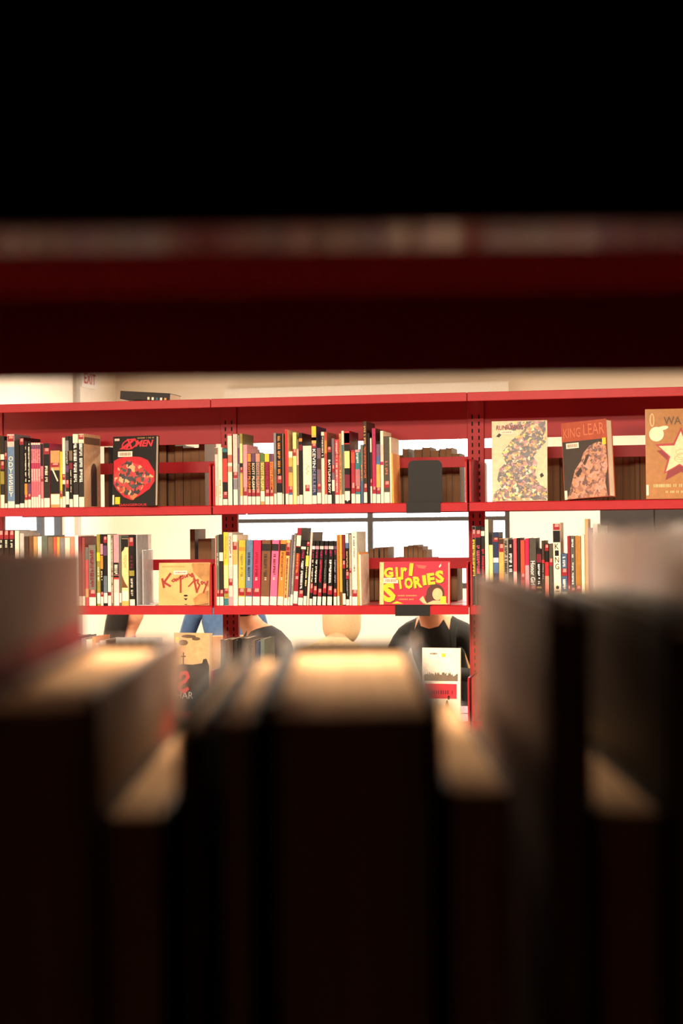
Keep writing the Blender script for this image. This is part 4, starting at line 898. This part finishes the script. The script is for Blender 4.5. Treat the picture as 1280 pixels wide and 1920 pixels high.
# ================================================================== the near shelving the camera looks through
G = bpy.data.objects.new('near_shelving', None); C.objects.link(G); G.location = (0, 0, 0); G.rotation_euler = (0, 0, YAW)
tag(G, 'near red steel shelving with backlit books, dark towards the viewer', 'shelving')
SURFN = CZ - .30; UND = CZ + .0983                     # lower board top, upper board underside (height above floor)
ZC_, ZF = .452, .742                                     # centre plane and far edge, metres from the lens
NRED = mat('4A0A0E', rough=.14, vary=.05, scale=25, coat=.0, name='near_red_steel'); NRED.node_tree.nodes['Principled BSDF'].inputs['Specular IOR Level'].default_value = .01  # red darkened and sheen cut so the shaded underside stays dim
HALF = .46
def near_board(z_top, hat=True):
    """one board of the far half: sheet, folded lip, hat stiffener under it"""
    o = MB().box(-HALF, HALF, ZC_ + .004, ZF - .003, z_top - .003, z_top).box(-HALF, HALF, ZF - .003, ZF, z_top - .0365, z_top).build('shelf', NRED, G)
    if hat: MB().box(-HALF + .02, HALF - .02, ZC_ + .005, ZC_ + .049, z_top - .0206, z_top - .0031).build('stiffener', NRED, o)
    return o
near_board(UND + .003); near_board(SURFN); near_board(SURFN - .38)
for z in (UND + .14, SURFN, SURFN - .38):                           # camera-side half, boards only; unseen top one added to block light
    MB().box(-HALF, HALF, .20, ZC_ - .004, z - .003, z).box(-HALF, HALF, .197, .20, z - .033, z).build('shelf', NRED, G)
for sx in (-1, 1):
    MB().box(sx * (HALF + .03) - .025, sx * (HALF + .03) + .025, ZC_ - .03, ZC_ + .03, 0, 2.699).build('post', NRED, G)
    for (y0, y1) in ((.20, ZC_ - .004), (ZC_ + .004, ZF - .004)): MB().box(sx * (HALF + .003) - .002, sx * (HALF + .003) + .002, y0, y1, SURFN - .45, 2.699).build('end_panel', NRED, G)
MB().box(-HALF - .06, HALF + .06, .19, ZF + .004, 2.70, 2.73).build('canopy', NRED, G)  # unseen canopy; stacks raised almost to the ceiling to block light
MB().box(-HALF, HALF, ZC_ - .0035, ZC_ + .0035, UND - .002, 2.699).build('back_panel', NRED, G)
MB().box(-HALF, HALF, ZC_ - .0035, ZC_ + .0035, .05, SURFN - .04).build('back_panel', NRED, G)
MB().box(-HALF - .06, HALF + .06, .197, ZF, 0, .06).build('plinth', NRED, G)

for sx in (-1, 1):                                       # unseen closed bays added on both sides to block light
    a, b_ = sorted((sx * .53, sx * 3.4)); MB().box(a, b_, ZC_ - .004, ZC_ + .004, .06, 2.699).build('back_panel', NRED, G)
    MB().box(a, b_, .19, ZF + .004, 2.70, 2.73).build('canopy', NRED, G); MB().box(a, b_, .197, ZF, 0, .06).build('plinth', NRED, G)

def plastic_mat():
    m, nt, b = nmat('jacket_plastic'); tr = nt.nodes.new('ShaderNodeBsdfTransparent')
    n = nt.nodes.new('ShaderNodeTexNoise'); n.inputs['Scale'].default_value = 60
    mr = nt.nodes.new('ShaderNodeMapRange'); mr.inputs['To Min'].default_value = .3; mr.inputs['To Max'].default_value = .75
    mx = nt.nodes.new('ShaderNodeMixShader'); b.inputs['Base Color'].default_value = (.75, .72, .68, 1); b.inputs['Roughness'].default_value = .15
    nt.links.new(n.outputs['Fac'], mr.inputs['Value']); nt.links.new(mr.outputs['Result'], mx.inputs[0]); nt.links.new(tr.outputs[0], mx.inputs[1]); nt.links.new(b.outputs[0], mx.inputs[2])
    nt.links.new(mx.outputs[0], nt.nodes['Material Output'].inputs['Surface']); return m
PLA = plastic_mat(); CREAMPG = pages_mat('cream_pages', 'EDBA84', 0)
HB = mat('1A120C', rough=.7, name='headband_dark'); HB2 = mat('6A5238', rough=.7, name='headband_light')
GM = Matrix.Rotation(YAW, 4, 'Z')
def nearbook(px0, px1, dn, df, top, cov, label, jacket=0.0, headband=False, art=None, hard=True, name='hardback_book', gloss=0.0):
    """spine away from the camera; px0..px1 at its near edge (distance dn), df its spine, top = height vs the lens"""
    x0, x1 = (px0 - 640) / FPX * dn, (px1 - 640) / FPX * dn; w = x1 - x0 - .0006; h = CZ + top - SURFN; d = df - dn
    loc = GM @ Vector(((x0 + x1) / 2, df, SURFN + .0004))
    rt = root(name, loc, label, 'book', 'backlit books on the near shelf', rz=YAW + math.pi)
    t = .0030 if hard else .0010
    cmx = mat(cov, rough=.5, coat=gloss, spec=.5 if gloss else .02, vary=.15, scale=25)
    book_parts(rt, w, h, d, cmx, CREAMPG, t=t, over=.0045 if hard else .0012, round_spine=.002 if hard else 0.0)
    if headband:
        n = 12; b = MB(); ww = (w - 2 * t) * .86
        for i in range(n): b.box(-ww / 2 + ww * i / n, -ww / 2 + ww * (i + 1) / n, t + .0006, t + .0030, h - .0044, h - .0002 - (.0006 if i % 2 else 0), i % 2)
        b.build('headband', [HB, HB2], rt)
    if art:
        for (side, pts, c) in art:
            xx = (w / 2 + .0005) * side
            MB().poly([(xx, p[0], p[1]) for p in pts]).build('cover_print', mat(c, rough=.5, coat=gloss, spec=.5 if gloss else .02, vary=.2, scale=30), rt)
    if jacket:
        for sd in (-1, 1):
            b = MB(); n = 14; xb = sd * (w / 2 + .0006)
            for i in range(n + 1):
                y = d * i / n; wob = math.sin(i * 1.9 + sd) * .5 + math.sin(i * .8) * .5
                b.v += [(xb, y, h - .022), (xb + sd * .0004, y, h - .004), (xb + sd * (.0016 + .0012 * wob), y, h + jacket * (.45 + .4 * wob))]
            for i in range(n):
                for k in range(2): b.f.append((i * 3 + k, i * 3 + k + 1, i * 3 + 4 + k, i * 3 + 3 + k)); b.mi.append(0)
            b.build('jacket_sleeve', PLA, rt, smooth=True)
    return rt, w, h, d
# local art coordinates: (distance from the spine, height)
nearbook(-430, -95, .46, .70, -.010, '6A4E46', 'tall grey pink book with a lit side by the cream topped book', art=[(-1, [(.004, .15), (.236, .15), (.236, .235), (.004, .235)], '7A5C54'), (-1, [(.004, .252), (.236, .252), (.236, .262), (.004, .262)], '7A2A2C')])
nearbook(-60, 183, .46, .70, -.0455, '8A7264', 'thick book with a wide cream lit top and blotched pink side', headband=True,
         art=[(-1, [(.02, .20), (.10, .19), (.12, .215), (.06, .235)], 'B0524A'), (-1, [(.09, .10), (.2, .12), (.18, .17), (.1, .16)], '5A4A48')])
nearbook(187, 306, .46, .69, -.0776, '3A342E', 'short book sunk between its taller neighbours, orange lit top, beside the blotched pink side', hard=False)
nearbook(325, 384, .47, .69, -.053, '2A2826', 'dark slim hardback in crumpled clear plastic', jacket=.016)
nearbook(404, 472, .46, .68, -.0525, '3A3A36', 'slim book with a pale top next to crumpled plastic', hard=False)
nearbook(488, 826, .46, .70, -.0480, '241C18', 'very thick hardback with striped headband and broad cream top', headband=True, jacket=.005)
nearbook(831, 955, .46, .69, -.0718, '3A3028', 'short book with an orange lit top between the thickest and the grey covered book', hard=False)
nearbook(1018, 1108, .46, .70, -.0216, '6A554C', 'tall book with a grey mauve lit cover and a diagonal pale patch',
         art=[(1, [(.004, .06), (.235, .06), (.235, .16), (.004, .262)], '8A6A54'), (1, [(.06, .17), (.13, .15), (.15, .12), (.08, .13)], '8A5A58')])  # larger patch puts light from the far side into the cover colour
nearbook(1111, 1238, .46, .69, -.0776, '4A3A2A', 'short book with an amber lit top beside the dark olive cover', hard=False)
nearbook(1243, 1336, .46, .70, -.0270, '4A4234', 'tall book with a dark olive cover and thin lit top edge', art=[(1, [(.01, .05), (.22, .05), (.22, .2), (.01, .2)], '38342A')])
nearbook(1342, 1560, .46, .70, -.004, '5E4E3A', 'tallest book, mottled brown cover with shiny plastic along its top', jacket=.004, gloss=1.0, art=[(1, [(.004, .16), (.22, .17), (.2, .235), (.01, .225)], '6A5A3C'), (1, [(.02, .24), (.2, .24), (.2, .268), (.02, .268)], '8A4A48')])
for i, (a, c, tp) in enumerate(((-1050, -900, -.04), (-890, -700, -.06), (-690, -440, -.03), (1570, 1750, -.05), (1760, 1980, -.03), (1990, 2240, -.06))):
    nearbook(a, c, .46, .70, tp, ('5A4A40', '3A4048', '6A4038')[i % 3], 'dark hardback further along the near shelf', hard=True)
